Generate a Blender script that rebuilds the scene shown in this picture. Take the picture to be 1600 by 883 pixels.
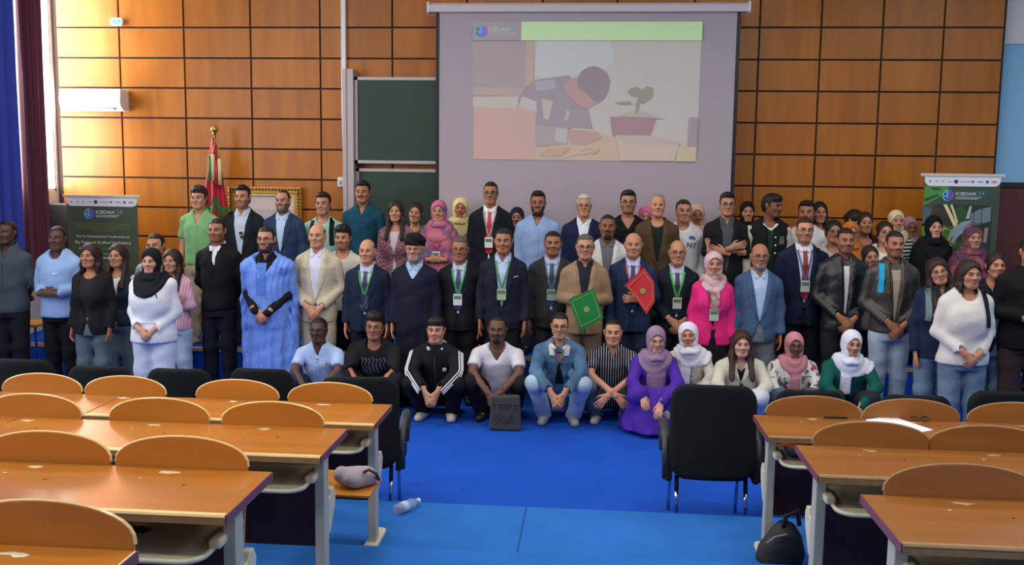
import bpy, bmesh, math, random
import numpy as np
from mathutils import Matrix, Vector, Euler

for _o in list(bpy.data.objects):
    bpy.data.objects.remove(_o)
SC = bpy.context.scene
COL = SC.collection
random.seed(7)
RNG = np.random.default_rng(7)

# ------------------------------------------------------------------ camera
FPX, PITCH, YAW, ROLL, CAMZ = 1480.0, 0.1186, 0.084, 0.0125, 2.30
_c, _s, _cp, _sp = math.cos(YAW), math.sin(YAW), math.cos(PITCH), math.sin(PITCH)
_R = Vector((_c, _s, 0)); _F = Vector((-_s*_cp, _c*_cp, -_sp)); _U = Vector((-_s*_sp, _c*_sp, _cp))
_R2 = _R*math.cos(ROLL) + _U*math.sin(ROLL); _U2 = _U*math.cos(ROLL) - _R*math.sin(ROLL)
cam_data = bpy.data.cameras.new('camera'); cam = bpy.data.objects.new('camera', cam_data); COL.objects.link(cam)
cam_data.sensor_width = 36.0; cam_data.lens = 36.0*FPX/1600.0
cam_data.clip_start = 0.05; cam_data.clip_end = 100
_m = Matrix((( _R2.x, _U2.x, -_F.x, 0), (_R2.y, _U2.y, -_F.y, 0), (_R2.z, _U2.z, -_F.z, CAMZ), (0, 0, 0, 1)))
cam.matrix_world = _m
SC.camera = cam

def at(u, v, Y=None, Z=None):
    """world point seen at photo pixel (u, v) on the plane y=Y or z=Z"""
    d = _F*FPX + _R2*(u-800.0) - _U2*(v-441.5)
    t = Y/d.y if Y is not None else (Z-CAMZ)/d.z
    return Vector((d.x*t, d.y*t, CAMZ+d.z*t))

# ------------------------------------------------------------------ world, exposure
SC.view_settings.view_transform = 'Standard'; SC.view_settings.look = 'None'
SC.view_settings.exposure = 0.0; SC.view_settings.gamma = 1.0
SC.view_settings.use_curve_mapping = False
W = bpy.data.worlds.new('world'); SC.world = W; W.use_nodes = True
_bg = W.node_tree.nodes['Background']; _bg.inputs[0].default_value = (0.75, 0.88, 1.0, 1); _bg.inputs[1].default_value = 2.0

# ------------------------------------------------------------------ daylight in the window openings of the left wall
def area(name, loc, rot, sx, sy, power, color):
    l = bpy.data.lights.new(name, 'AREA'); l.shape = 'RECTANGLE'; l.size = sx; l.size_y = sy
    l.energy = power; l.color = color
    o = bpy.data.objects.new(name, l); COL.objects.link(o); o.location = loc; o.rotation_euler = rot
    return o
WALL_Y, WALL_LX, WALL_RX, CEIL = 11.0, -6.45, 7.2, 5.0
area('window_daylight', (WALL_LX-0.10, 10.45, 3.30), (0, -math.pi/2, 0), 2.6, 1.06, 175, (1.0, 0.97, 0.93))
for _y in (2.2, 6.0):
    area('window_daylight', (WALL_LX-0.10, _y, 2.9), (0, -math.pi/2, 0), 2.4, 2.2, 90, (0.93, 0.97, 1.0))
CEIL_POWER = 44
# ------------------------------------------------------------------ material helpers
def lin(c):
    return tuple((x/12.92 if x <= 0.04045 else ((x+0.055)/1.055)**2.4) for x in c)
def rgb(r, g, b):
    return lin((r/255.0, g/255.0, b/255.0))
MATS = {}
def nodes_of(m):
    m.use_nodes = True
    nt = m.node_tree
    return nt, nt.nodes['Principled BSDF']
def mat(name, col, rough=0.6, metal=0.0, bump=0.0, bscale=60.0, var=0.0, vscale=8.0, emis=0.0, spec=0.5, sheen=0.0):
    key = (name, tuple(round(c, 4) for c in col))
    if key in MATS: return MATS[key]
    m = bpy.data.materials.new(name); nt, b = nodes_of(m); MATS[key] = m
    b.inputs['Base Color'].default_value = (*col, 1); b.inputs['Roughness'].default_value = rough
    b.inputs['Metallic'].default_value = metal; b.inputs['Specular IOR Level'].default_value = spec
    if sheen: b.inputs['Sheen Weight'].default_value = sheen
    if emis:
        b.inputs['Emission Color'].default_value = (*col, 1); b.inputs['Emission Strength'].default_value = emis
    if bump or var:
        tc = nt.nodes.new('ShaderNodeTexCoord')
    if bump:
        n = nt.nodes.new('ShaderNodeTexNoise'); n.inputs['Scale'].default_value = bscale; n.inputs['Detail'].default_value = 3
        nt.links.new(tc.outputs['Object'], n.inputs['Vector'])
        bp = nt.nodes.new('ShaderNodeBump'); bp.inputs['Strength'].default_value = bump; bp.inputs['Distance'].default_value = 0.01
        nt.links.new(n.outputs['Fac'], bp.inputs['Height']); nt.links.new(bp.outputs['Normal'], b.inputs['Normal'])
    if var:
        n2 = nt.nodes.new('ShaderNodeTexNoise'); n2.inputs['Scale'].default_value = vscale; n2.inputs['Detail'].default_value = 4
        nt.links.new(tc.outputs['Object'], n2.inputs['Vector'])
        mx = nt.nodes.new('ShaderNodeMix'); mx.data_type = 'RGBA'
        mx.inputs[6].default_value = (*[max(0, c*(1-var)) for c in col], 1); mx.inputs[7].default_value = (*[min(1, c*(1+var)) for c in col], 1)
        nt.links.new(n2.outputs['Fac'], mx.inputs[0]); nt.links.new(mx.outputs[2], b.inputs['Base Color'])
    return m
def cloth(col, name='cloth', kind='plain'):
    return mat('fabric_'+name, col, 0.85, bump=0.35, bscale=38.0, var=0.10, vscale=14.0, spec=0.2)
def pattern_mat(name, base, kind, cols):
    """woven or printed cloth: kind is stripes, tweed, floral, blotch, denim"""
    key = ('pat', name)
    if key in MATS: return MATS[key]
    m = bpy.data.materials.new(name); nt, b = nodes_of(m); MATS[key] = m
    b.inputs['Roughness'].default_value = 0.85; b.inputs['Specular IOR Level'].default_value = 0.2
    tc = nt.nodes.new('ShaderNodeTexCoord')
    def ramp(src, stops, const=True):
        r = nt.nodes.new('ShaderNodeValToRGB'); cr = r.color_ramp
        cr.interpolation = 'CONSTANT' if const else 'LINEAR'
        while len(cr.elements) < len(stops): cr.elements.new(0.5)
        for e, (p, c) in zip(cr.elements, stops): e.position = p; e.color = (*c, 1)
        nt.links.new(src, r.inputs['Fac']); return r.outputs['Color']
    if kind == 'stripes':
        w = nt.nodes.new('ShaderNodeTexWave'); w.bands_direction = 'X'; w.inputs['Scale'].default_value = 14; w.inputs['Distortion'].default_value = 0.6
        nt.links.new(tc.outputs['Object'], w.inputs['Vector']); out = ramp(w.outputs['Fac'], [(0, base), (0.86, cols[0])])
    elif kind == 'hstripes':
        w = nt.nodes.new('ShaderNodeTexWave'); w.bands_direction = 'Z'; w.inputs['Scale'].default_value = 9; w.inputs['Distortion'].default_value = 1.5
        nt.links.new(tc.outputs['Object'], w.inputs['Vector']); out = ramp(w.outputs['Fac'], [(0, base), (0.55, cols[0])])
    elif kind == 'tweed':
        c = nt.nodes.new('ShaderNodeTexChecker'); c.inputs['Scale'].default_value = 55
        c.inputs['Color1'].default_value = (*base, 1); c.inputs['Color2'].default_value = (*cols[0], 1)
        nt.links.new(tc.outputs['Object'], c.inputs['Vector'])
        v = nt.nodes.new('ShaderNodeTexVoronoi'); v.inputs['Scale'].default_value = 70; nt.links.new(tc.outputs['Object'], v.inputs['Vector'])
        mx = nt.nodes.new('ShaderNodeMix'); mx.data_type = 'RGBA'; nt.links.new(v.outputs['Distance'], mx.inputs[0])
        nt.links.new(c.outputs['Color'], mx.inputs[6]); mx.inputs[7].default_value = (*cols[1], 1); out = mx.outputs[2]
    elif kind == 'floral':
        n = nt.nodes.new('ShaderNodeTexNoise'); n.inputs['Scale'].default_value = 11; n.inputs['Detail'].default_value = 2
        nt.links.new(tc.outputs['Object'], n.inputs['Vector'])
        out = ramp(n.outputs['Fac'], [(0, cols[0]), (0.36, cols[1]), (0.41, base), (0.60, cols[2]), (0.64, cols[0])])
    elif kind == 'blotch':
        n = nt.nodes.new('ShaderNodeTexNoise'); n.inputs['Scale'].default_value = 9; n.inputs['Detail'].default_value = 3
        nt.links.new(tc.outputs['Object'], n.inputs['Vector'])
        out = ramp(n.outputs['Fac'], [(0, base), (0.45, cols[0]), (0.62, cols[1])], False)
    else:
        n = nt.nodes.new('ShaderNodeTexNoise'); n.inputs['Scale'].default_value = 7; n.inputs['Detail'].default_value = 5
        nt.links.new(tc.outputs['Object'], n.inputs['Vector'])
        out = ramp(n.outputs['Fac'], [(0.3, base), (0.7, cols[0])], False)
    nt.links.new(out, b.inputs['Base Color'])
    n = nt.nodes.new('ShaderNodeTexNoise'); n.inputs['Scale'].default_value = 40
    nt.links.new(tc.outputs['Object'], n.inputs['Vector'])
    bp = nt.nodes.new('ShaderNodeBump'); bp.inputs['Strength'].default_value = 0.35; bp.inputs['Distance'].default_value = 0.01
    nt.links.new(n.outputs['Fac'], bp.inputs['Height']); nt.links.new(bp.outputs['Normal'], b.inputs['Normal'])
    return m

# ------------------------------------------------------------------ object helpers
def link(name, me, m=None, parent=None, loc=(0, 0, 0), rot=(0, 0, 0), scale=(1, 1, 1), smooth=False):
    o = bpy.data.objects.new(name, me); COL.objects.link(o)
    if m is not None and me is not None:
        if len(me.materials) == 0: me.materials.append(m)
        elif me.materials[0] != m:
            o.material_slots[0].link = 'OBJECT'; o.material_slots[0].material = m
    if smooth:
        me.polygons.foreach_set('use_smooth', [True]*len(me.polygons))
    o.parent = parent; o.location = loc; o.rotation_euler = rot; o.scale = scale
    return o
def tag(o, label=None, cat=None, group=None, kind=None):
    if label: o['label'] = label
    if cat: o['category'] = cat
    if group: o['group'] = group
    if kind: o['kind'] = kind
    return o
def empty(name, loc=(0, 0, 0), rz=0.0):
    o = bpy.data.objects.new(name, None); COL.objects.link(o); o.location = loc; o.rotation_euler = (0, 0, rz)
    o.empty_display_size = 0.1
    return o
def mesh_from(name, V, Fc):
    me = bpy.data.meshes.new(name); me.from_pydata([tuple(map(float, v)) for v in V], [], [tuple(map(int, f)) for f in Fc]); me.update()
    return me
def np_mesh(name, V, Q, smooth=True):
    me = bpy.data.meshes.new(name); n = len(V); k = len(Q)
    me.vertices.add(n); me.vertices.foreach_set('co', np.asarray(V, np.float32).ravel())
    me.loops.add(k*4); me.loops.foreach_set('vertex_index', np.asarray(Q, np.int32).ravel())
    me.polygons.add(k); me.polygons.foreach_set('loop_start', np.arange(0, 4*k, 4, dtype=np.int32))
    try: me.polygons.foreach_set('loop_total', np.full(k, 4, np.int32))
    except Exception: pass
    if smooth: me.polygons.foreach_set('use_smooth', np.ones(k, bool))
    me.update(calc_edges=True)
    return me
class MB:
    """collects simple solids into one mesh"""
    def __init__(s): s.V = []; s.F = []
    def add(s, V, F):
        o = len(s.V); s.V += [tuple(v) for v in V]; s.F += [tuple(i+o for i in f) for f in F]; return s
    def box(s, x0, x1, y0, y1, z0, z1):
        V = [(x, y, z) for x in (x0, x1) for y in (y0, y1) for z in (z0, z1)]
        return s.add(V, [(0, 1, 3, 2), (4, 6, 7, 5), (0, 4, 5, 1), (2, 3, 7, 6), (0, 2, 6, 4), (1, 5, 7, 3)])
    def tube(s, pts, r, n=8, cap=True):
        pts = [Vector(p) for p in pts]; rs = r if isinstance(r, (list, tuple)) else [r]*len(pts); rings = []
        prev = None
        for i, p in enumerate(pts):
            d = (pts[min(i+1, len(pts)-1)] - pts[max(i-1, 0)]).normalized()
            if prev is None: a = d.orthogonal().normalized()
            else:
                a = prev - d*prev.dot(d)
                a = a.normalized() if a.length > 1e-5 else d.orthogonal().normalized()
            prev = a; b = d.cross(a)
            rings.append([p + (a*math.cos(2*math.pi*k/n) + b*math.sin(2*math.pi*k/n))*rs[i] for k in range(n)])
        V = [v for r_ in rings for v in r_]; F = []
        for i in range(len(pts)-1):
            for k in range(n):
                F.append((i*n+k, i*n+(k+1) % n, (i+1)*n+(k+1) % n, (i+1)*n+k))
        if cap: F.append(tuple(range(n-1, -1, -1))); F.append(tuple((len(pts)-1)*n+k for k in range(n)))
        return s.add(V, F)
    def lathe(s, prof, n=16, cx=0, cy=0):
        V = [(cx+r*math.cos(2*math.pi*k/n), cy+r*math.sin(2*math.pi*k/n), z) for r, z in prof for k in range(n)]; F = []
        for i in range(len(prof)-1):
            for k in range(n): F.append((i*n+k, i*n+(k+1) % n, (i+1)*n+(k+1) % n, (i+1)*n+k))
        F.append(tuple(range(n-1, -1, -1))); F.append(tuple((len(prof)-1)*n+k for k in range(n)))
        return s.add(V, F)
    def prism(s, poly, y0, y1, axis='y'):
        """poly in (a,b) extruded along an axis: y -> (a,y,b), x -> (y,a,b), z -> (a,b,y)"""
        n = len(poly)
        mk = {'y': lambda a, b, t: (a, t, b), 'x': lambda a, b, t: (t, a, b), 'z': lambda a, b, t: (a, b, t)}[axis]
        V = [mk(a, b, y0) for a, b in poly] + [mk(a, b, y1) for a, b in poly]
        F = [tuple(range(n)), tuple(range(2*n-1, n-1, -1))] + [(i, i+n, (i+1) % n+n, (i+1) % n) for i in range(n)]
        return s.add(V, F)
    def mesh(s, name, bevel=0.0, seg=2, smooth=False):
        me = mesh_from(name, s.V, s.F)
        bm = bmesh.new(); bm.from_mesh(me)
        bmesh.ops.recalc_face_normals(bm, faces=bm.faces)
        if bevel:
            ed = [e for e in bm.edges if len(e.link_faces) == 2 and e.calc_face_angle(0) > 0.6]
            bmesh.ops.bevel(bm, geom=ed, offset=bevel, segments=seg, profile=0.5, affect='EDGES', clamp_overlap=True)
        bm.to_mesh(me); bm.free()
        if smooth: me.polygons.foreach_set('use_smooth', [True]*len(me.polygons))
        return me
    def build(s, name, m, parent=None, loc=(0, 0, 0), rot=(0, 0, 0), bevel=0.0, smooth=False, seg=2):
        return link(name, s.mesh(name, bevel, seg, smooth), m, parent, loc, rot)
def text_mesh(txt, size, ext=0.0015, align='LEFT'):
    c = bpy.data.curves.new('lettering', 'FONT'); c.body = txt; c.size = size; c.extrude = ext; c.align_x = align; c.resolution_u = 2
    o = bpy.data.objects.new('tmp_text', c); COL.objects.link(o)
    dg = bpy.context.evaluated_depsgraph_get(); dg.update()
    me = bpy.data.meshes.new_from_object(o.evaluated_get(dg)); bpy.data.objects.remove(o); bpy.data.curves.remove(c)
    me.name = 'lettering'
    return me
def rounded(w, h, r, n=5, x=0.0, z=0.0):
    P = []
    for cx, cz, a0 in ((w/2-r, h/2-r, 0), (-w/2+r, h/2-r, 90), (-w/2+r, -h/2+r, 180), (w/2-r, -h/2+r, 270)):
        for i in range(n+1):
            a = math.radians(a0+90*i/n); P.append((x+cx+r*math.cos(a), z+cz+r*math.sin(a)))
    return P

# ------------------------------------------------------------------ sculpting on a distance grid
def surface_nets(F, xs, ys, zs):
    nx, ny, nz = F.shape
    F = F.copy()
    F[0] = np.maximum(F[0], 1e-3); F[-1] = np.maximum(F[-1], 1e-3)
    F[:, 0] = np.maximum(F[:, 0], 1e-3); F[:, -1] = np.maximum(F[:, -1], 1e-3)
    F[:, :, 0] = np.maximum(F[:, :, 0], 1e-3); F[:, :, -1] = np.maximum(F[:, :, -1], 1e-3)
    S = F < 0
    c = np.zeros((nx-1, ny-1, nz-1), np.int8)
    for a in (0, 1):
        for b in (0, 1):
            for d in (0, 1): c += S[a:nx-1+a, b:ny-1+b, d:nz-1+d]
    act = (c > 0) & (c < 8)
    I, J, K = np.nonzero(act)
    n = len(I)
    if n == 0: return np.zeros((0, 3), np.float32), np.zeros((0, 4), np.int32)
    idx = np.full(act.shape, -1, np.int32); idx[I, J, K] = np.arange(n)
    pos = np.zeros((n, 3), np.float32); cnt = np.zeros(n, np.float32)
    co = (xs, ys, zs); ijk = (I, J, K)
    for ax in range(3):
        o1, o2 = [q for q in range(3) if q != ax]
        for a in (0, 1):
            for b in (0, 1):
                off = [0, 0, 0]; off[o1] = a; off[o2] = b; off2 = list(off); off2[ax] = 1
                f0 = F[I+off[0], J+off[1], K+off[2]]; f1 = F[I+off2[0], J+off2[1], K+off2[2]]
                mk = (f0 < 0) != (f1 < 0)
                t = np.where(mk, f0/np.where(mk, f0-f1, 1), 0)
                for q in range(3):
                    c0 = co[q][ijk[q]+off[q]]
                    if q == ax: c0 = c0 + t*(co[q][ijk[q]+1]-co[q][ijk[q]])
                    pos[:, q] += np.where(mk, c0, 0)
                cnt += mk
    pos /= cnt[:, None]
    Q = []
    for ax in range(3):
        o1, o2 = [(1, 2), (2, 0), (0, 1)][ax]
        sl0 = [slice(None)]*3; sl1 = [slice(None)]*3; sl0[ax] = slice(0, -1); sl1[ax] = slice(1, None)
        a = S[tuple(sl0)]; b = S[tuple(sl1)]
        ch = a != b
        e = np.nonzero(ch); ok = (e[o1] > 0) & (e[o2] > 0) & (e[o1] < F.shape[o1]-1) & (e[o2] < F.shape[o2]-1)
        e = [q[ok] for q in e]; sgn = a[tuple(e)]
        def cell(d1, d2):
            t = list(e); t[o1] = t[o1]+d1; t[o2] = t[o2]+d2
            return idx[tuple(t)]
        q = np.stack([cell(-1, -1), cell(0, -1), cell(0, 0), cell(-1, 0)], 1)
        q[~sgn] = q[~sgn][:, ::-1]
        Q.append(q)
    Q = np.concatenate(Q)
    return pos, Q[(Q >= 0).all(1)]
def smin(a, b, k):
    if k <= 0: return np.minimum(a, b)
    h = np.clip(0.5+0.5*(b-a)/k, 0, 1)
    return b*(1-h)+a*h-k*h*(1-h)
class Grid:
    def __init__(s, lo, hi, res):
        s.lo = np.array(lo, np.float32)-2.2*res; s.res = res
        n = np.ceil((np.array(hi)+2.2*res-s.lo)/res).astype(int)+1
        s.ax = [(s.lo[i]+res*np.arange(n[i])).astype(np.float32) for i in range(3)]
        s.X, s.Y, s.Z = s.ax[0][:, None, None], s.ax[1][None, :, None], s.ax[2][None, None, :]
        s.n = tuple(n)
    def new(s): return np.full(s.n, 9.0, np.float32)
    def sub(s, lo, hi):
        sl = []
        for i in range(3):
            a = int(max(0, math.floor((lo[i]-s.lo[i])/s.res))); b = int(min(s.n[i], math.ceil((hi[i]-s.lo[i])/s.res)+1))
            sl.append(slice(a, max(a, b)))
        return tuple(sl), s.X[sl[0]], s.Y[:, sl[1]], s.Z[:, :, sl[2]]
    def cap(s, A, a, b, ra, rb, k=0.03, m=0.10, sq=(1, 1, 1)):
        a = np.array(a, np.float32); b = np.array(b, np.float32); r = max(ra, rb)+m
        sl, X, Y, Z = s.sub(np.minimum(a, b)-r, np.maximum(a, b)+r)
        if min(q.stop-q.start for q in sl) <= 0: return A
        d = b-a; L = float((d*d).sum())+1e-9
        t = np.clip(((X-a[0])*d[0]+(Y-a[1])*d[1]+(Z-a[2])*d[2])/L, 0, 1)
        D = np.sqrt(((X-a[0]-t*d[0])/sq[0])**2+((Y-a[1]-t*d[1])/sq[1])**2+((Z-a[2]-t*d[2])/sq[2])**2)-(ra+t*(rb-ra))
        A[sl] = smin(A[sl], D.astype(np.float32), k); return A
    def ell(s, A, c, r, k=0.02, m=0.10, op='+'):
        c = np.array(c, np.float32); r = np.array(r, np.float32)
        sl, X, Y, Z = s.sub(c-r-m, c+r+m)
        if min(q.stop-q.start for q in sl) <= 0: return A
        q = np.sqrt(((X-c[0])/r[0])**2+((Y-c[1])/r[1])**2+((Z-c[2])/r[2])**2)
        q2 = np.sqrt(((X-c[0])/r[0]**2)**2+((Y-c[1])/r[1]**2)**2+((Z-c[2])/r[2]**2)**2)+1e-6
        D = (q*(q-1)/q2).astype(np.float32)
        if op == '+': A[sl] = smin(A[sl], D, k)
        else: A[sl] = -smin(-A[sl], D, k)
        return A
    def loft(s, A, p0, p1, prof, k=0.03, fold=None, xdir=(1, 0, 0), m=0.12):
        """elliptic loft from p0 to p1; prof rows (t, half width, half depth)"""
        p0 = np.array(p0, np.float32); p1 = np.array(p1, np.float32); d = p1-p0; L = float(np.linalg.norm(d)); d = d/L
        xd = np.array(xdir, np.float32); xd = xd-d*(xd@d); xd /= np.linalg.norm(xd); yd = np.cross(d, xd)
        P = np.array(prof, np.float32); r = float(P[:, 1:].max())+m
        sl, X, Y, Z = s.sub(np.minimum(p0, p1)-r, np.maximum(p0, p1)+r)
        rx, ry, rz = X-p0[0], Y-p0[1], Z-p0[2]
        u = (rx*d[0]+ry*d[1]+rz*d[2]); x = rx*xd[0]+ry*xd[1]+rz*xd[2]; y = rx*yd[0]+ry*yd[1]+rz*yd[2]
        t = np.clip(u/L, 0, 1); a = np.interp(t, P[:, 0], P[:, 1]); b = np.interp(t, P[:, 0], P[:, 2])
        q = np.sqrt((x/a)**2+(y/b)**2); q2 = np.sqrt((x/a**2)**2+(y/b**2)**2)+1e-6
        D = q*(q-1)/q2
        if fold:
            amp, fr, ph = fold[:3]; t0 = fold[3] if len(fold) > 3 else 1.0
            D = D + amp*np.clip((t0-t)/t0, 0, 1)*np.sin(np.arctan2(y, x)*fr+ph+2.0*np.sin(6*t))
        du = np.maximum(np.maximum(-u, u-L), 0)
        D = np.where(du > 0, np.sqrt(np.maximum(D, 0)**2+du**2)+np.minimum(D, 0)*0, D)
        A[sl] = smin(A[sl], D.astype(np.float32), k); return A
    def nets(s, F): return surface_nets(F, *s.ax)
# ------------------------------------------------------------------ surface materials
def wood_mat(name, c1, c2, rough=0.35, scale=3.0, axis='X', rand=0.25, coat=0.0):
    m = bpy.data.materials.new(name); nt, b = nodes_of(m)
    tc = nt.nodes.new('ShaderNodeTexCoord'); mp = nt.nodes.new('ShaderNodeMapping')
    oi = nt.nodes.new('ShaderNodeObjectInfo')
    mp.inputs['Scale'].default_value = {'X': (0.35, 3, 3), 'Z': (3, 3, 0.35), 'Y': (3, 0.35, 3)}[axis]
    nt.links.new(tc.outputs['Object'], mp.inputs['Vector'])
    sc = nt.nodes.new('ShaderNodeVectorMath'); sc.operation = 'ADD'; cb = nt.nodes.new('ShaderNodeCombineXYZ')
    mul = nt.nodes.new('ShaderNodeMath'); mul.operation = 'MULTIPLY'; mul.inputs[1].default_value = 37.0
    nt.links.new(oi.outputs['Random'], mul.inputs[0])
    for i in range(3): nt.links.new(mul.outputs[0], cb.inputs[i])
    nt.links.new(mp.outputs['Vector'], sc.inputs[0]); nt.links.new(cb.outputs[0], sc.inputs[1])
    n = nt.nodes.new('ShaderNodeTexNoise'); n.inputs['Scale'].default_value = scale; n.inputs['Detail'].default_value = 8; n.inputs['Distortion'].default_value = 0.6
    nt.links.new(sc.outputs[0], n.inputs['Vector'])
    r = nt.nodes.new('ShaderNodeValToRGB'); r.color_ramp.elements[0].position = 0.3; r.color_ramp.elements[1].position = 0.72
    r.color_ramp.elements[0].color = (*c1, 1); r.color_ramp.elements[1].color = (*c2, 1)
    nt.links.new(n.outputs['Fac'], r.inputs['Fac'])
    hv = nt.nodes.new('ShaderNodeHueSaturation'); mr = nt.nodes.new('ShaderNodeMapRange')
    mr.inputs[3].default_value = 1-rand; mr.inputs[4].default_value = 1+rand*0.6
    nt.links.new(oi.outputs['Random'], mr.inputs[0]); nt.links.new(mr.outputs[0], hv.inputs['Value'])
    nt.links.new(r.outputs['Color'], hv.inputs['Color']); nt.links.new(hv.outputs['Color'], b.inputs['Base Color'])
    b.inputs['Roughness'].default_value = rough
    if coat: b.inputs['Coat Weight'].default_value = coat; b.inputs['Coat Roughness'].default_value = 0.15
    bp = nt.nodes.new('ShaderNodeBump'); bp.inputs['Strength'].default_value = 0.05; nt.links.new(n.outputs['Fac'], bp.inputs['Height'])
    nt.links.new(bp.outputs['Normal'], b.inputs['Normal'])
    return m
M_PANEL = wood_mat('orange_panel_veneer', rgb(164, 92, 10), rgb(188, 112, 16), 0.40, 2.2, 'Z', 0.10)
M_JOINT = mat('dark_joint', rgb(52, 30, 22), 0.7)
M_CARPET = mat('blue_carpet', rgb(30, 82, 188), 0.95, bump=0.5, bscale=260, var=0.22, vscale=2.2, spec=0.1)
M_CARPET2 = mat('blue_tier_carpet', rgb(46, 110, 190), 0.95, bump=0.5, bscale=260, var=0.18, vscale=3.1, spec=0.1)
M_WHITE = mat('white_paint', rgb(225, 222, 216), 0.8, bump=0.05, bscale=90)
M_BLUEWALL = mat('pale_blue_paint', rgb(146, 194, 222), 0.8, bump=0.05, bscale=90)
M_MAROONDOOR = wood_mat('maroon_door_veneer', rgb(88, 38, 26), rgb(112, 52, 36), 0.5, 3, 'Z', 0.05)
M_TRIM = mat('beech_trim', rgb(196, 160, 110), 0.5, var=0.1)
M_BLACK = mat('black_plastic', rgb(18, 18, 20), 0.5)
M_ALU = mat('pale_aluminium', rgb(186, 172, 172), 0.45, 0.3, bump=0.03, bscale=80)
M_WPLAST = mat('white_plastic', rgb(232, 230, 226), 0.4)
M_CHROME = mat('chrome', (0.75, 0.75, 0.77), 0.12, 1.0)
M_GOLD = mat('gilded_wood', rgb(190, 140, 62), 0.38, 0.55, bump=0.4, bscale=60, var=0.35, vscale=50)

# ------------------------------------------------------------------ room shell
POD_Z, POD_Y = 0.35, 9.72
def struct(name, m, *boxes, label=None):
    mb = MB()
    for b in boxes: mb.box(*b)
    o = mb.build(name, m); o['kind'] = 'structure'
    if label: o['label'] = label
    return o
struct('floor', M_CARPET, (WALL_LX, WALL_RX, 5.75, 11.2, -0.1, 0.0), label='deep blue carpet on the floor before the podium')
TIER_Z = [0.19+0.132*i for i in range(6)]; TIER_Y = [5.75-1.035*i for i in range(7)]
for i in range(6):
    o = struct('floor_tier', M_CARPET2, (WALL_LX, WALL_RX, TIER_Y[i+1] if i < 5 else -4.0, TIER_Y[i], -0.1, TIER_Z[i]), label='blue carpeted seating tier, step %d up from the front' % (i+1))
for u0, u1, y0, y1 in ((0.0, 0.006, 4.8, 5.74),):
    seam = MB().box(-0.38, -0.372, 4.9, 5.74, TIER_Z[0], TIER_Z[0]+0.003); s_ = seam.build('carpet_seam', mat('carpet_seam_blue', rgb(20, 64, 140), 0.95)); s_['kind'] = 'structure'
struct('floor_podium', M_CARPET, (WALL_LX, WALL_RX, POD_Y+0.04, 11.2, 0.0, POD_Z), label='blue carpeted podium at the back wall')
struct('trim_1', M_TRIM, (WALL_LX, WALL_RX, POD_Y, POD_Y+0.04, POD_Z-0.035, POD_Z+0.003), label='pale wooden nosing along the podium edge')
struct('floor_podium_riser', M_CARPET, (WALL_LX, WALL_RX, POD_Y+0.01, POD_Y+0.04, 0.0, POD_Z-0.035))
struct('ceiling', M_WHITE, (WALL_LX-0.2, WALL_RX+0.2, -4.2, 11.4, CEIL, CEIL+0.1))
struct('wall_rear', M_WHITE, (WALL_LX-0.2, WALL_RX+0.2, -4.2, -4.0, -0.1, CEIL))
struct('wall_right', M_BLUEWALL, (WALL_RX, WALL_RX+0.2, -4.0, 11.3, -0.1, CEIL))
WINS = [(9.92, 10.985, 1.98, 4.62), (4.9, 7.1, 1.7, 4.1), (1.1, 3.3, 1.7, 4.1)]
bx = []
ycur = -4.0
for (a, b, z0, z1) in sorted(WINS):
    bx += [(WALL_LX-0.2, WALL_LX, ycur, a, -0.1, CEIL), (WALL_LX-0.2, WALL_LX, a, b, -0.1, z0), (WALL_LX-0.2, WALL_LX, a, b, z1, CEIL)]; ycur = b
bx.append((WALL_LX-0.2, WALL_LX, ycur, 11.3, -0.1, CEIL))
struct('wall_left', M_WHITE, *bx)
for i, (a, b, z0, z1) in enumerate(WINS):
    w = empty('window_%d' % (i+1), (WALL_LX, (a+b)/2, z0)); w['kind'] = 'structure'
    mb = MB(); t = 0.03; h = z1-z0; l = (b-a)/2
    for y0_, y1_, za, zb in ((-l, l, 0, t), (-l, l, h-t, h), (-l, -l+t, 0, h), (l-t, l, 0, h), (-t/2, t/2, 0, h)):
        mb.box(-0.07, -0.01, y0_, y1_, za, zb)
    mb.build('window_frame', M_WPLAST, w)
# panelled back wall: a dark ground with every veneer panel standing proud of it
XE0 = at(92, 150, WALL_Y).x; XE1 = at(1564, 120, WALL_Y).x
wb = struct('wall_back', M_JOINT, (WALL_LX, XE1+0.02, WALL_Y+0.02, WALL_Y+0.15, 0, CEIL), label='back wall clad in orange veneer panels with dark joints')
vx = [XE0]+[at(u, v, WALL_Y).x for u, v in ((189, 140), (289.5, 140), (393, 140), (501, 140), (613, 100), (730, 3), (848, 3), (965, 3), (1086, 3), (1183, 140), (1278.5, 140), (1374, 140), (1469, 140))]+[XE1]
zl = []
for vl, vr in ((91, 93.5), (138.6, 142.5), (186.6, 191.4), (233.8, 241), (281.3, 290)):
    zl.append((at(490, vl, WALL_Y).z+at(1156, vr, WALL_Y).z)/2)
dz = (zl[0]-zl[-1])/4
zrows = [zl[0]+dz*k for k in range(5, 0, -1)]+zl
while zrows[-1]-dz > POD_Z-0.05: zrows.append(zrows[-1]-dz)
zrows = [z for z in zrows if z < CEIL-0.02]
g = 0.011
for c in range(len(vx)-1):
    hw = (vx[c+1]-vx[c])/2-g
    for r_ in range(len(zrows)-1):
        hz = (zrows[r_]-zrows[r_+1])/2-g
        if r_ == 0 or abs(hz-lasth) > 1e-4:
            me = MB().box(-hw, hw, -0.0, 0.02, -hz, hz).mesh('panel'); lasth = hz
        link('panel', me, M_PANEL, wb, ((vx[c]+vx[c+1])/2, WALL_Y, (zrows[r_]+zrows[r_+1])/2))
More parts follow.
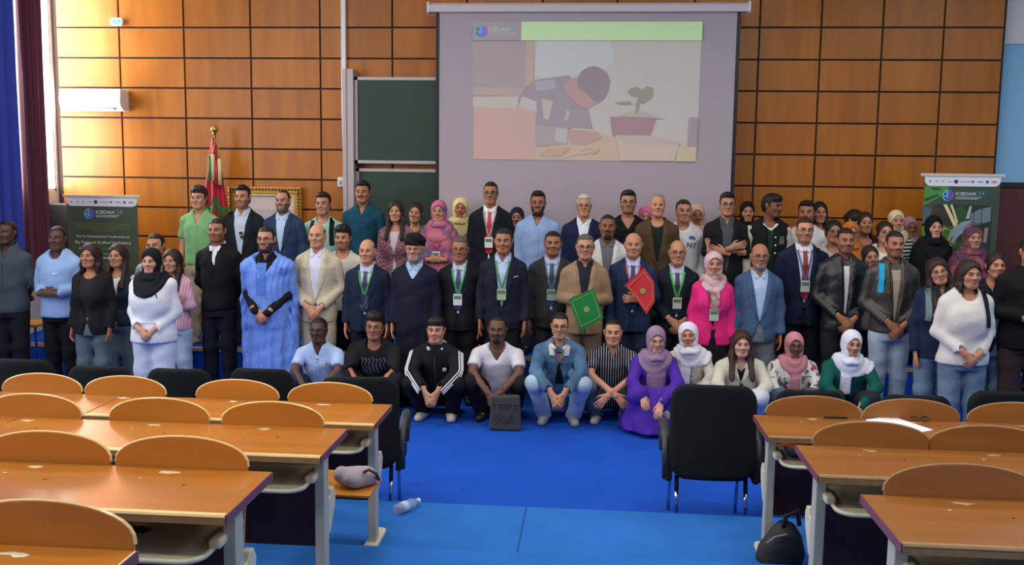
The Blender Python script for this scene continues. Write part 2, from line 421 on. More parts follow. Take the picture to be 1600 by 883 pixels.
# recessed pale wall beyond the panelling
RY = WALL_Y+0.12
zt, zb, zc = at(1585, 69, RY).z, at(1585, 285, RY).z, at(1585, 293, RY).z
struct('wall_recess', M_BLUEWALL, (XE1+0.02, WALL_RX, RY, RY+0.15, zb, zt), label='pale blue strip of wall right of the wood panels')
struct('wall_recess_top', M_WHITE, (XE1+0.02, WALL_RX, RY-0.02, RY+0.15, zt, CEIL), label='white wall above the pale blue strip')
struct('trim_2', mat('dark_rail', rgb(38, 30, 34), 0.5), (XE1+0.02, WALL_RX, RY-0.03, RY+0.15, zc, zb), label='dark rail above the maroon door')
struct('door_1', M_MAROONDOOR, (XE1+0.02, WALL_RX, RY-0.01, RY+0.15, POD_Z, zc), label='maroon wooden door leaf at the right end of the podium')
# ceiling lamps
def ceiling_lamp(x, y, k):
    t = empty('ceiling_lamp', (x, y, CEIL)); tag(t, 'white fluorescent ceiling lamp over the %s, %s' % (('rear seats', 'front desks', 'podium front')[(k-1)//4], ('far left', 'centre left', 'centre right', 'far right')[(k-1) % 4]), 'lamp', 'ceiling lamps')
    MB().box(-0.62, 0.62, -0.32, 0.32, -0.07, -0.001).build('housing', M_WPLAST, t)
    l = area('ceiling_lamp_light', (0, 0, -0.075), (0, 0, 0), 1.15, 0.55, CEIL_POWER, (1.0, 0.95, 0.88)); l.parent = t
k = 0
for y in (1.5, 4.6, 7.4):
    for x in (-4.2, -1.2, 1.8, 4.8):
        k += 1; ceiling_lamp(x, y, k)

# ------------------------------------------------------------------ curtains, air conditioner, alarm, speaker
def curtain(name, x, y0, y1, z0, z1, m, n, amp, label):
    me_v = []; me_f = []; N = n*10
    for s_ in (0, 1):
        for i in range(N+1):
            t = i/N; y = y0+(y1-y0)*t
            xx = x+amp*math.sin(2*math.pi*n*t)+0.3*amp*math.sin(2*math.pi*n*2.3*t+1)+s_*0.012
            for j, zf in enumerate((0, 0.33, 0.66, 1)):
                me_v.append((xx+(0.012*math.sin(5*t*n+j) if j < 3 else 0), y+0.01*math.sin(i*0.7+j), z0+(z1-z0)*zf))
    K = 4; S = (N+1)*K
    for i in range(N):
        for j in range(3):
            a = i*K+j; me_f.append((a, a+K, a+K+1, a+1)); me_f.append((S+a, S+a+1, S+a+K+1, S+a+K))
    for j in range(3): me_f.append((j, j+1, S+j+1, S+j)); me_f.append((N*K+j, S+N*K+j, S+N*K+j+1, N*K+j+1))
    t = empty(name, (x, (y0+y1)/2, z0)); tag(t, label, 'curtain')
    me = mesh_from('drape', [(v[0]-x, v[1]-(y0+y1)/2, v[2]-z0) for v in me_v], me_f)
    link('drape', me, m, t, smooth=True)
    MB().tube([(0.01, y0-0.1-(y0+y1)/2, z1-z0+0.02), (0.01, y1+0.05-(y0+y1)/2, z1-z0+0.02)], 0.018).build('curtain_rail', M_WPLAST, t, smooth=True)
    mb = MB()
    for i in range(n):
        yy = y0+(i+0.5)*(y1-y0)/n-(y0+y1)/2; mb.box(-0.004, 0.03, yy-0.02, yy+0.02, z1-z0-0.03, z1-z0+0.04)
    mb.build('curtain_hooks', M_WPLAST, t)
curtain('curtain', -6.2, 9.93, 10.35, 1.0, 4.48, mat('plum_curtain', rgb(98, 42, 62), 0.8, bump=0.2, bscale=30, var=0.12), 5, 0.045, 'plum maroon pleated curtain hanging beside the bright window')
curtain('curtain', -5.98, 8.6, 9.50, 1.0, 4.9, mat('blue_curtain', rgb(44, 60, 160), 0.8, bump=0.2, bscale=30, var=0.12), 6, 0.05, 'royal blue pleated curtain at the left edge of the picture')

p0_ = at(92, 172, 10.78); p1_ = at(187, 139, 10.78)
ac = empty('air_conditioner', ((p0_.x+p1_.x)/2, WALL_Y, p0_.z)); tag(ac, 'white wall mounted air conditioner unit left of the flag', 'air conditioner')
aw = (p1_.x-p0_.x)/2; ah = p1_.z-p0_.z
pr = [(-0.001, 0), (-0.12, 0), (-0.2, 0.05), (-0.215, 0.12), (-0.2, ah), (-0.001, ah)]
MB().prism(pr, -aw, aw, 'x').build('casing', M_WPLAST, ac, bevel=0.008)
MB().box(-aw+0.06, aw-0.1, -0.19, -0.13, 0.012, 0.026).build('air_flap', mat('grey_flap', rgb(190, 190, 190), 0.5), ac, rot=(0, 0, 0))
MB().box(-0.05, 0.05, -0.218, -0.21, 0.10, 0.115).build('maker_mark', mat('grey_print', rgb(150, 150, 160), 0.5), ac)
p_ = at(182, 34, WALL_Y-0.04)
al = empty('alarm_box', (p_.x, WALL_Y, p_.z-0.045)); tag(al, 'small pale blue alarm box high on the panelled wall', 'alarm')
MB().prism(rounded(0.15, 0.09, 0.03), -0.05, -0.001).build('housing', M_WPLAST, al, (0, 0, 0.045), bevel=0.004)
MB().prism(rounded(0.10, 0.055, 0.02), -0.056, -0.049).build('lens', mat('pale_blue_lens', rgb(120, 190, 230), 0.25), al, (0, 0, 0.045))
p_ = at(88, 318, 10.72)
sp = empty('loudspeaker', (max(p_.x, WALL_LX+0.2), 10.80, POD_Z)); tag(sp, 'black floor loudspeaker half hidden behind the green banner', 'speaker')
hh = p_.z-POD_Z
MB().box(-0.16, 0.16, -0.13, 0.15, 0, hh).build('cabinet', mat('black_speaker_vinyl', rgb(28, 22, 22), 0.6, bump=0.2, bscale=120), sp, bevel=0.015)
MB().box(-0.14, 0.14, -0.145, -0.131, 0.08, hh-0.05).build('grille', mat('speaker_grille', rgb(20, 17, 18), 0.7, bump=0.6, bscale=300), sp)

# ------------------------------------------------------------------ chalkboard, conduit, projection screen
CY = WALL_Y-0.16
pa = at(553, 120, CY); pb = at(556, 255, CY); pc = at(556, 263, CY); xr = at(1110, 150, CY).x
cb_ = empty('chalkboard', (pa.x, WALL_Y, POD_Z)); tag(cb_, 'green double sliding chalkboard in a pale metal frame', 'chalkboard')
ox, oz = pa.x, POD_Z
ztop = at(545, 108, CY).z-oz; x0c = at(536, 150, CY).x-ox
MB().box(x0c, 0.0, -0.2, -0.005, 0, ztop).build('post', M_ALU, cb_, bevel=0.004)
MB().box(x0c+0.045, x0c+0.055, -0.206, -0.2, 0, ztop).build('post_groove', mat('groove_grey', rgb(130, 118, 120), 0.5), cb_)
MB().box(xr-ox, xr-ox+0.14, -0.2, -0.005, 0, ztop).build('post', M_ALU, cb_, bevel=0.004)
M_CHALK = mat('green_slate', rgb(38, 62, 50), 0.55, var=0.22, vscale=1.6, bump=0.02)
hb = pa.z-pb.z
for zb_, yb in ((pb.z-oz, -0.14), (pc.z-oz-hb, -0.09)):
    bd = MB().box(0.03, xr-ox-0.03, yb, yb+0.03, zb_+0.03, zb_+hb-0.03).build('board', M_CHALK, cb_)
    f = MB(); X0, X1, Z0, Z1 = 0.002, xr-ox-0.002, zb_, zb_+hb
    for q in ((X0, X1, Z0, Z0+0.035), (X0, X1, Z1-0.035, Z1), (X0, X0+0.035, Z0, Z1), (X1-0.035, X1, Z0, Z1)): f.box(q[0], q[1], yb-0.012, yb+0.035, q[2], q[3])
    f.build('board_frame', M_ALU, bd)
cp = at(537, 60, WALL_Y-0.03); cq = at(536, 285, WALL_Y-0.03)
cd = empty('conduit', (cp.x, WALL_Y-0.03, cq.z)); tag(cd, 'white cable conduit running up the panels beside the chalkboard', 'conduit')
MB().box(-0.025, 0.025, -0.02, 0.03, at(537, 108, WALL_Y).z-cq.z, CEIL-0.01-cq.z).build('trunking', M_WPLAST, cd)
MB().tube([(-0.005, 0, 0.02), (-0.02, 0, 0.02+(cp.z-cq.z)*0.5), (-0.02, 0, cp.z-cq.z)], 0.012).build('pipe', M_WPLAST, cd, smooth=True)
MB().box(-0.075, -0.0, -0.05, 0.03, -0.05, 0.06).build('switch_box', M_WPLAST, cd, bevel=0.006)
MB().box(-0.055, -0.02, -0.055, -0.05, -0.03, 0.02).build('switch_rocker', mat('grey_rocker', rgb(150, 155, 165), 0.4), cd)

SY = 10.62
s0 = at(684, 45, SY); s1 = at(1154, 45, SY); h0 = at(668, 11, SY); h1_ = at(1168, 12, SY)
zbot = at(900, 430, SY).z; ztp = at(900, 17, SY).z
ps = empty('projection_screen', ((s0.x+s1.x)/2, SY, zbot)); tag(ps, 'large pull down projection screen showing a washed out slide', 'projection screen')
cx = ps.location.x; sw = (s1.x-s0.x)/2; shh = ztp-zbot
M_SCREEN = mat('screen_fabric', rgb(176, 164, 170), 0.9, bump=0.02)
MB().box(-sw, sw, -0.004, 0.004, 0, shh).build('screen_fabric', M_SCREEN, ps)
for sg in (-1, 1):
    MB().box(sg*sw-0.02, sg*sw+0.02, -0.006, 0.006, 0, shh).build('black_border', M_BLACK, ps)
MB().tube([(-sw-0.03, 0, -0.01), (sw+0.03, 0, -0.01)], 0.02, 10).build('bottom_bar', M_BLACK, ps, smooth=True)
hz_ = at(900, 12, SY).z-zbot; hw_ = (h1_.x-h0.x)/2
MB().prism([(-0.05, hz_-0.05), (0.06, hz_-0.05), (0.06, hz_+0.05), (-0.02, hz_+0.05), (-0.06, hz_+0.02)], -hw_, hw_, 'x').build('screen_housing', mat('housing_offwhite', rgb(214, 202, 200), 0.5), ps, bevel=0.006)
for sg in (-1, 1):
    MB().prism(rounded(0.12, 0.13, 0.03), -0.01, 0.01).build('end_cap', M_WPLAST, ps, (sg*(hw_+0.002), 0, hz_), (0, 0, math.pi/2))
for sg in (-1, 1):
    MB().box(sg*(hw_-0.15)-0.02, sg*(hw_-0.15)+0.02, 0.05, WALL_Y-SY+0.005, hz_-0.03, hz_+0.03).build('wall_bracket', M_WPLAST, ps)
# the slide thrown on the screen: thin flat layers, projector light put into their colour and glow
def sl_pt(x, y):     # slide drawing units -> local screen coordinates
    return (SLX+(x-80)*SLK, SLZ-(y-18)*SLK)
q0 = at(739.5, 34.5, SY); q1 = at(1090, 246, SY)
SLK = (q1.x-q0.x)/(1485-80); SLX = q0.x-cx; SLZ = (at(915, 34.5, SY).z)-zbot
slide = MB().prism([sl_pt(78, 16), sl_pt(1487, 16), sl_pt(1487, 867), sl_pt(78, 867)], -0.0055, -0.004).build('projected_slide', mat('slide_ground', rgb(172, 160, 162), 0.9, emis=0.06), ps)  # faint emission stands in for the projector's light
_ly = [0.0055]
def layer(name, pts, col, em=0.0):
    _ly[0] += 0.0006
    col = tuple(0.66*a+0.34*b for a, b in zip(col, (178, 165, 168)))
    return MB().prism([sl_pt(*p) for p in pts], -_ly[0]-0.0004, -_ly[0]+0.0004).build(name, mat('projected_light_tint', rgb(*col), 0.9, emis=0.14), slide)
layer('pale_room_wall', [(465, 130), (1482, 130), (1476, 860), (465, 860)], (196, 192, 180))
layer('bright_wall_patch', [(480, 130), (930, 130), (960, 250), (860, 330), (560, 360), (466, 340)], (194, 208, 204))
layer('grey_board', [(82, 130), (415, 130), (408, 420), (82, 415)], (166, 151, 150))
layer('wood_frame_upright', [(413, 130), (466, 130), (458, 400), (405, 430)], (190, 164, 146))
layer('wood_frame_rail', [(82, 412), (440, 420), (380, 470), (82, 465)], (184, 158, 148))
layer('pale_ledge', [(82, 475), (370, 470), (365, 545), (82, 540)], (198, 188, 176))
layer('table_top', [(480, 780), (900, 700), (1000, 730), (1370, 760), (1475, 770), (1472, 862), (480, 862)], (206, 178, 146))
layer('orange_box', [(88, 538), (474, 548), (482, 862), (88, 862)], (206, 162, 146))
layer('jacket', [(380, 470), (410, 410), (470, 370), (600, 350), (680, 340), (760, 420), (800, 540), (835, 668), (720, 660), (640, 690), (560, 780), (482, 780), (480, 560), (360, 540)], (150, 140, 146))
layer('shirt_check', [(390, 470), (480, 500), (485, 570), (365, 540)], (190, 190, 184))
layer('shirt_check', [(515, 485), (585, 495), (560, 615), (525, 605)], (192, 184, 168))
layer('shirt_check', [(670, 555), (692, 560), (675, 620), (655, 615)], (190, 178, 160))
layer('shirt_check', [(470, 380), (590, 365), (600, 420), (480, 440)], (168, 166, 176))
layer('sleeve', [(482, 650), (680, 660), (680, 765), (482, 780)], (164, 158, 158))
layer('sleeve_cuff', [(605, 665), (680, 672), (675, 760), (600, 740)], (186, 186, 182))
layer('face', [(650, 400), (720, 350), (850, 450), (880, 500), (840, 520), (800, 545), (740, 520), (670, 450)], (186, 146, 136))
hp = [(830+105*math.cos(a)*(1.0 if math.sin(a) < 0 else 0.93), 400+115*math.sin(a)) for a in [math.radians(k) for k in range(-165, 75, 12)]]
layer('hair', hp+[(840, 500), (790, 450), (740, 420)], (138, 124, 130))
layer('hands', [(680, 675), (760, 672), (860, 685), (895, 720), (800, 765), (700, 762)], (192, 150, 138))
layer('sheet', [(500, 835), (560, 790), (700, 785), (640, 840)], (204, 158, 122))
layer('sheet', [(720, 830), (800, 780), (880, 790), (860, 820)], (204, 158, 122))
layer('pen', [(510, 838), (640, 845), (860, 790), (862, 796), (645, 853), (508, 845)], (198, 192, 186))
layer('plant_pot', [(940, 592), (1222, 592), (1190, 705), (960, 710)], (160, 118, 126))
layer('soil_leaves', [(980, 590), (1050, 560), (1110, 552), (1180, 570), (1280, 605), (1180, 596)], (170, 176, 160))
layer('plant_stem', [(1098, 500), (1116, 500), (1110, 570), (1096, 570)], (150, 142, 116))
for pl in ([(1040, 430), (1090, 408), (1130, 425), (1115, 470), (1065, 460)], [(1120, 440), (1160, 404), (1195, 415), (1192, 470), (1140, 510), (1105, 490)], [(965, 503), (1060, 497), (1075, 515), (1000, 515)]):
    layer('plant_leaf', pl, (144, 140, 118))
layer('clear_tub', [(975, 705), (1368, 750), (1340, 860), (1010, 860)], (206, 186, 164))
layer('tub_rim', [(975, 705), (1200, 705), (1370, 745), (1368, 758), (1180, 765), (1040, 755)], (196, 176, 168))
layer('dark_box', [(1425, 592), (1478, 592), (1474, 770), (1420, 770)], (152, 138, 146))
layer('yellow_box', [(1360, 775), (1474, 770), (1470, 862), (1350, 862)], (202, 192, 140))
layer('green_title_bar', [(382, 18), (1485, 18), (1485, 130), (382, 130)], (206, 255, 170))
layer('logo_corner', [(80, 18), (382, 18), (382, 130), (80, 130)], (162, 152, 152))
def disc(cx_, cy_, r, n=20, a0=0, a1=360): return [(cx_+r*math.cos(math.radians(a0+(a1-a0)*i/n)), cy_+r*math.sin(math.radians(a0+(a1-a0)*i/n))) for i in range(n if a1-a0 >= 360 else n+1)]
layer('logo_disc', disc(132, 76, 39), (96, 160, 206))
layer('logo_half', disc(132, 76, 39, 14, -80, 90), (126, 100, 220))
layer('logo_spot', disc(112, 62, 9), (56, 84, 120)); layer('logo_spot', disc(106, 88, 7), (56, 84, 120)); layer('logo_spot', disc(122, 100, 8), (70, 110, 150))
def slide_text(txt, x, y, size, col):
    _ly[0] += 0.0006; p = sl_pt(x, y)
    link('lettering', text_mesh(txt, size*SLK, 0.0004), mat('projected_light_tint', rgb(*col), 0.9, emis=0.14), slide, (p[0], -_ly[0], p[1]), (math.pi/2, 0, 0))
slide_text("ICBDAIA", 173, 76, 36, (196, 204, 196)); slide_text("'24", 296, 76, 38, (120, 190, 220))
layer('logo_line', [(173, 84), (347, 84), (347, 88), (173, 88)], (150, 190, 210))
layer('logo_line', [(180, 96), (340, 96), (340, 100), (180, 100)], (196, 200, 170))
# ------------------------------------------------------------------ flag, framed picture, roll up banners, stool, table
fp = at(335, 203, 10.72); FX, FZ = fp.x, fp.z
fl = empty('flag_stand', (FX, 10.72, POD_Z)); tag(fl, 'red flag with green star hanging from a brass topped pole', 'flag')
fh = FZ-POD_Z
MB().lathe([(0.17, 0), (0.17, 0.02), (0.05, 0.05), (0.02, 0.09)], 20).build('base', M_GOLD, fl, smooth=True)
MB().tube([(0, 0, 0.03), (0, 0, fh-0.03)], 0.014, 10).build('pole', mat('brown_pole', rgb(120, 70, 30), 0.4), fl, smooth=True)
MB().lathe([(0.012, -0.06), (0.028, -0.045), (0.02, -0.03), (0.044, -0.012), (0.046, 0.01), (0.03, 0.035), (0.008, 0.05)], 14).build('finial', mat('brass', rgb(200, 160, 80), 0.25, 0.9), fl, (0, 0, fh), smooth=True)
V = []; Fc = []; NU, NV = 26, 30
def flag_xy(u, v):
    w0 = -0.03-0.17*v**0.9; w1 = 0.02+0.16*v**0.8
    x = w0+(w1-w0)*u
    y = -0.02-0.035*v*math.sin(u*15+1.2*v)-0.03*math.sin(math.pi*u)
    return x, y
for s_ in (0, 1):
    for j in range(NV+1):
        for i in range(NU+1):
            u, v = i/NU, j/NV; x, y = flag_xy(u, v); V.append((x, y+0.006*s_, fh-0.09-v*1.22+0.06*u*v))
S_ = (NU+1)*(NV+1)
for j in range(NV):
    for i in range(NU):
        a = j*(NU+1)+i; Fc.append((a, a+NU+1, a+NU+2, a+1)); Fc.append((S_+a, S_+a+1, S_+a+NU+2, S_+a+NU+1))
for i in range(NU): a = NV*(NU+1)+i; Fc.append((a, a+1+0, S_+a+1, S_+a))
for j in range(NV):
    a = j*(NU+1); Fc.append((a, S_+a, S_+a+NU+1, a+NU+1)); a += NU; Fc.append((a, a+NU+1, S_+a+NU+1, S_+a))
cl_ = link('flag_cloth', mesh_from('flag_cloth', V, Fc), mat('red_flag_satin', rgb(176, 16, 40), 0.55, var=0.12), fl, smooth=True)
# five pointed woven star laid over the folds
star = []
cxs, czs, R_ = 0.01, fh-0.09-0.86, 0.17
pts = [(cxs+R_*math.sin(2*math.pi*k*2/5), czs+R_*math.cos(2*math.pi*k*2/5)) for k in range(5)]
def flag_y(x, z):
    v = min(1, max(0.02, (fh-0.09-z)/1.22)); w0 = -0.03-0.17*v**0.9; w1 = 0.02+0.16*v**0.8
    return flag_xy(min(1, max(0, (x-w0)/(w1-w0))), v)[1]
mb = MB()
for k in range(5):
    a, b = pts[k], pts[(k+1) % 5]; L = 14; nx_, nz_ = -(b[1]-a[1]), (b[0]-a[0]); ln = math.hypot(nx_, nz_); nx_ *= 0.017/ln; nz_ *= 0.017/ln
    VV = []
    for i in range(L+1):
        x = a[0]+(b[0]-a[0])*i/L; z = a[1]+(b[1]-a[1])*i/L
        for sg in (-1, 1):
            xx, zz = x+sg*nx_, z+sg*nz_; yy = flag_y(xx, zz); VV += [(xx, yy-0.006-0.0005*k, zz), (xx, yy-0.001, zz)]
    FF = []
    for i in range(L):
        o = i*4; FF += [(o, o+4, o+6, o+2), (o+1, o+3, o+7, o+5), (o, o+1, o+5, o+4), (o+2, o+6, o+7, o+3)]
    mb.add(VV, FF)
mb.build('star', mat('green_star', rgb(20, 110, 40), 0.6), cl_, smooth=False)
for dx, dz0, cc, nm in ((-0.005, -0.28, ((70, 120, 60), (222, 206, 150)), 'ribbon_roll'), (0.075, -0.33, ((190, 20, 36), (222, 206, 150)), 'ribbon_roll')):
    MB().tube([(dx-0.018, -0.10, fh+dz0-0.02), (dx-0.018, -0.10, fh+dz0-0.30)], 0.022, 10).build(nm, mat('ribbon', rgb(*cc[0]), 0.6), fl, smooth=True)
    MB().tube([(dx+0.018, -0.10, fh+dz0-0.0), (dx+0.018, -0.10, fh+dz0-0.30)], 0.022, 10).build(nm, mat('ribbon', rgb(*cc[1]), 0.6), fl, smooth=True)
MB().tube([(0.0, -0.02, fh-0.06), (0.02, -0.05, fh-0.16), (0.01, -0.1, fh-0.28)], 0.005).build('cord', mat('gold_cord', rgb(190, 150, 70), 0.6), fl)
MB().tube([(0.0, -0.02, fh-0.06), (0.06, -0.05, fh-0.2), (0.08, -0.1, fh-0.33)], 0.005).build('cord', mat('gold_cord', rgb(190, 150, 70), 0.6), fl)

PY = WALL_Y-0.06
f0 = at(357, 291, PY); f1 = at(471, 291, PY); fw = f1.x-f0.x; fhh = 0.66
fr = empty('framed_picture', ((f0.x+f1.x)/2, PY, f0.z-fhh)); tag(fr, 'wide picture in a carved gilt frame hung behind the flag', 'picture')
mb = MB(); t = 0.085
for a0, a1, b0, b1 in ((-fw/2, fw/2, 0, t), (-fw/2, fw/2, fhh-t, fhh), (-fw/2, -fw/2+t, t, fhh-t), (fw/2-t, fw/2, t, fhh-t)): mb.box(a0, a1, -0.03, 0.055, b0, b1)
gf = mb.build('frame', M_GOLD, fr, bevel=0.01)
mb = MB()
def boss(x, z, r):
    mb.lathe([(r, 0.0), (r*0.8, r*0.5), (r*0.3, r*0.8)], 7)
    n0 = len(mb.V)-21
    for i in range(n0, len(mb.V)): vx_, vy_, vz_ = mb.V[i]; mb.V[i] = (x+vx_, -0.03-vz_, z+vy_)
n_ = 22
for i in range(n_):
    for zz in (t*0.35, fhh-t*0.35): boss(-fw/2+0.03+(fw-0.06)*i/(n_-1), zz, 0.017)
for i in range(15):
    for xx in (-fw/2+t*0.35, fw/2-t*0.35): boss(xx, 0.06+(fhh-0.12)*i/14, 0.017)
mb.build('carving', mat('dark_gilt', rgb(110, 66, 24), 0.45, 0.4), gf)
mb = MB(); a = t+0.018
for a0, a1, b0, b1 in ((-fw/2+t, fw/2-t, t, a), (-fw/2+t, fw/2-t, fhh-a, fhh-t), (-fw/2+t, -fw/2+a, a, fhh-a), (fw/2-a, fw/2-t, a, fhh-a)): mb.box(a0, a1, -0.015, 0.03, b0, b1)
mb.build('gold_slip', mat('bright_gold', rgb(226, 186, 110), 0.3, 0.7), gf)
pc_ = MB().box(-fw/2+t, fw/2-t, 0.02, 0.04, t, fhh-t).build('print', mat('print_white', rgb(226, 224, 222), 0.5), fr)
MB().box(-fw/2+a+0.03, fw/2-a-0.03, 0.016, 0.019, fhh*0.55, fhh-a-0.03).build('printed_sky', mat('print_sky', rgb(222, 200, 190), 0.5), pc_)
mb = MB()
for i in range(14): mb.box(-0.24+i*0.034, -0.222+i*0.034, 0.012, 0.015, fhh*0.40, fhh*0.60)
mb.build('printed_columns', mat('print_grey', rgb(196, 190, 186), 0.5), pc_)
MB().prism([(0.17+0.045*math.cos(q)*0.9, fhh*0.47+0.055*math.sin(q)) for q in [2*math.pi*i/16 for i in range(16)]], 0.008, 0.011).build('printed_face', mat('print_skin', rgb(190, 130, 110), 0.5), pc_)
MB().prism([(0.17+0.05*math.cos(q), fhh*0.49+0.06*math.sin(q)) for q in [math.pi*i/12 for i in range(13)]], 0.0085, 0.0105).build('printed_hair', mat('print_hair', rgb(40, 30, 30), 0.5), pc_)

def flat(parent, name, pts, y, col, th=0.001, rough=0.5):
    return MB().prism(pts, y-th, y).build(name, mat('banner_ink', rgb(*col), rough), parent)
def banner(u0, u1, vtop, Y, label, kind):
    a, b = at(u0, vtop, Y), at(u1, vtop, Y); w = b.x-a.x; cx_ = (a.x+b.x)/2; zt_ = at((u0+u1)/2, vtop, Y).z; h = zt_-POD_Z
    t = empty('roll_up_banner', (cx_, Y, POD_Z)); tag(t, label, 'banner', 'roll up banners')
    MB().prism([(-0.1, 0), (0.1, 0), (0.09, 0.06), (-0.05, 0.09), (-0.09, 0.06)], -w/2, w/2, 'x').build('base', M_ALU, t, bevel=0.006)
    MB().tube([(0, 0.03, 0.05), (0, 0.03, h-0.02)], 0.011).build('support_pole', M_ALU, t, smooth=True)
    MB().box(-w/2-0.01, w/2+0.01, -0.015, 0.02, h-0.03, h).build('top_rail', mat('rail_ivory', rgb(214, 204, 190), 0.4), t, bevel=0.004)
    W2 = w/2-0.03
    green = mat('banner_green', rgb(70, 84, 62) if kind == 0 else rgb(66, 80, 62), 0.5, bump=0.03, bscale=6)
    sh = MB().box(-W2, W2, -0.004, 0.0, 0.07, h-0.03).build('banner_sheet', green, t)
    r = 0.06; hd = 0.10; z1_ = h-0.03
    pts = [(-W2, z1_), (W2, z1_)]+[(W2-r+r*math.cos(q), z1_-hd+r-r*math.sin(q)) for q in [math.pi/2*i/6 for i in range(7)]]+[(-W2+r-r*math.sin(q), z1_-hd+r-r*math.cos(q)) for q in [math.pi/2*i/6 for i in range(7)]]
    flat(sh, 'white_header', pts, -0.004, (236, 236, 240))
    lz = z1_-0.052
    for fx, rr, cc in ((-0.40, 0.010, (150, 90, 60)), (-0.08, 0.022, (60, 60, 130)), (0.125, 0.012, (60, 60, 140)), (0.30, 0.017, (70, 110, 180))):
        flat(sh, 'sponsor_logo', [(fx*w+rr*math.cos(2*math.pi*k/10), lz+rr*math.sin(2*math.pi*k/10)) for k in range(10)], -0.005, cc)
    for x0_, x1_, dz_, cc in ((-0.335, -0.30, 0, (170, 170, 186)), (-0.265, -0.225, 0, (170, 170, 186)), (-0.19, -0.12, 0.0, (176, 186, 210)), (-0.03, 0.10, 0.0, (166, 166, 190)), (0.18, 0.25, 0.0, (110, 120, 130))):
        flat(sh, 'sponsor_line', [(x0_*w, lz+dz_-0.006), (x1_*w, lz+dz_-0.006), (x1_*w, lz+dz_+0.004), (x0_*w, lz+dz_+0.004)], -0.005, cc)
    flat(sh, 'sponsor_logo', [(0.34*w, lz-0.01), (0.43*w, lz-0.01), (0.41*w, lz+0.006), (0.385*w, lz+0.016), (0.36*w, lz+0.006)], -0.005, (186, 150, 140))
    # emblem and title
    ex = -0.165*w if kind == 0 else -0.17*w; ez = z1_-0.185 if kind == 0 else z1_-0.195; er = 0.062
    if kind == 1:
        P = lambda x, z: ((x-0.5)*2*W2, z1_-z*1.0)
        flat(sh, 'green_leaf_art', [P(0, 0.10), P(0.32, 0.10), P(0.30, 0.16), P(0.2, 0.22), P(0.02, 0.30), P(0, 0.31)], -0.0045, (76, 150, 60))
        flat(sh, 'green_leaf_art', [P(0, 0.31), P(0.12, 0.34), P(0.06, 0.50), P(0, 0.52)], -0.0045, (76, 104, 120))
        flat(sh, 'green_leaf_art', [P(0, 0.5), P(0.10, 0.46), P(0.12, 0.60), P(0, 0.64)], -0.0045, (70, 160, 70))
        for q in ([(0.07, 0.115), (0.22, 0.12), (0.2, 0.145), (0.12, 0.14)], [(0.0, 0.235), (0.18, 0.185), (0.2, 0.2), (0.02, 0.265)]):
            flat(sh, 'dark_leaf_vein', [P(*p) for p in q], -0.0052, (70, 62, 60))
        ph = flat(sh, 'photo_print', rounded(1.64*W2*0.97, 0.56, 0.05, 5, 0.02*w, z1_-0.30-0.27), -0.005, (52, 50, 40))
        PX = lambda x, z: (-0.80*W2+x*1.62*W2, z1_-0.29-z*0.56)
        def blob(x, z, rx, rz, col, y, n=9, nm='foliage_print'):
            MBp = [PX(x+rx*math.cos(2*math.pi*k/n)*(1+0.25*math.sin(3.1*k+x*20)), z+rz*math.sin(2*math.pi*k/n)*(1+0.25*math.cos(2.3*k+z*20))) for k in range(n)]
            flat(ph, nm, MBp, y, col)
        blob(0.45, 0.85, 0.5, 0.2, (44, 76, 34), -0.0063); blob(0.25, 0.6, 0.24, 0.25, (92, 110, 30), -0.0066); blob(0.5, 0.2, 0.12, 0.18, (50, 84, 40), -0.0066)
        rr_ = random.Random(3)
        for i in range(46):
            x = rr_.uniform(0.03, 0.72); z = rr_.uniform(0.42, 0.97); blob(x, z, rr_.uniform(0.025, 0.05), rr_.uniform(0.025, 0.05), rr_.choice([(150, 164, 40), (96, 136, 44), (60, 110, 40), (190, 190, 60), (70, 96, 36), (120, 150, 60)]), -0.0068-0.00004*i, 7)
        blob(0.12, 0.22, 0.13, 0.2, (70, 54, 40), -0.0066)
        for q in ([(0.20, 0.0), (0.26, 0.0), (0.46, 0.40), (0.40, 0.42)], [(0.31, 0.0), (0.35, 0.0), (0.46, 0.32), (0.44, 0.36)]):
            flat(ph, 'light_beam_print', [PX(*p) for p in q], -0.0092, (236, 214, 170))
        arm = (150, 164, 166)
        flat(ph, 'robot_hand_print', [PX(*p) for p in ((0.40, 0.42), (0.52, 0.32), (0.66, 0.28), (0.66, 0.40), (0.60, 0.52), (0.50, 0.56), (0.44, 0.66), (0.40, 0.74), (0.36, 0.70), (0.40, 0.58), (0.37, 0.60), (0.33, 0.70), (0.31, 0.64), (0.34, 0.52))], -0.0094, arm)
        flat(ph, 'robot_hand_print', [PX(*p) for p in ((0.58, 0.26), (0.63, 0.03), (0.67, 0.02), (0.64, 0.26))], -0.0095, (176, 188, 186))
        flat(ph, 'robot_arm_print', [PX(*p) for p in ((0.66, 0.16), (0.80, 0.08), (0.98, 0.03), (0.99, 0.30), (0.80, 0.36), (0.66, 0.38))], -0.0094, (118, 132, 136))
        for q in ((0.70, 0.14, 0.37), (0.83, 0.07, 0.35)):
            flat(ph, 'robot_joint_print', [PX(q[0], q[1]), PX(q[0]+0.012, q[1]), PX(q[0]+0.016, q[2]), PX(q[0]+0.004, q[2])], -0.0098, (50, 58, 62))
        flat(ph, 'grey_figure_print', [PX(0.90, 0.42), PX(0.96, 0.42), PX(0.95, 0.70), PX(0.89, 0.70)], -0.0094, (150, 140, 120))
    flat(sh, 'emblem', [(ex+er*math.cos(2*math.pi*k/22), ez+er*math.sin(2*math.pi*k/22)) for k in range(22)], -0.0105, (112, 170, 214))
    flat(sh, 'emblem_half', [(ex+er*math.cos(math.radians(-85+175*k/14)), ez+er*math.sin(math.radians(-85+175*k/14))) for k in range(15)], -0.0112, (104, 90, 176))
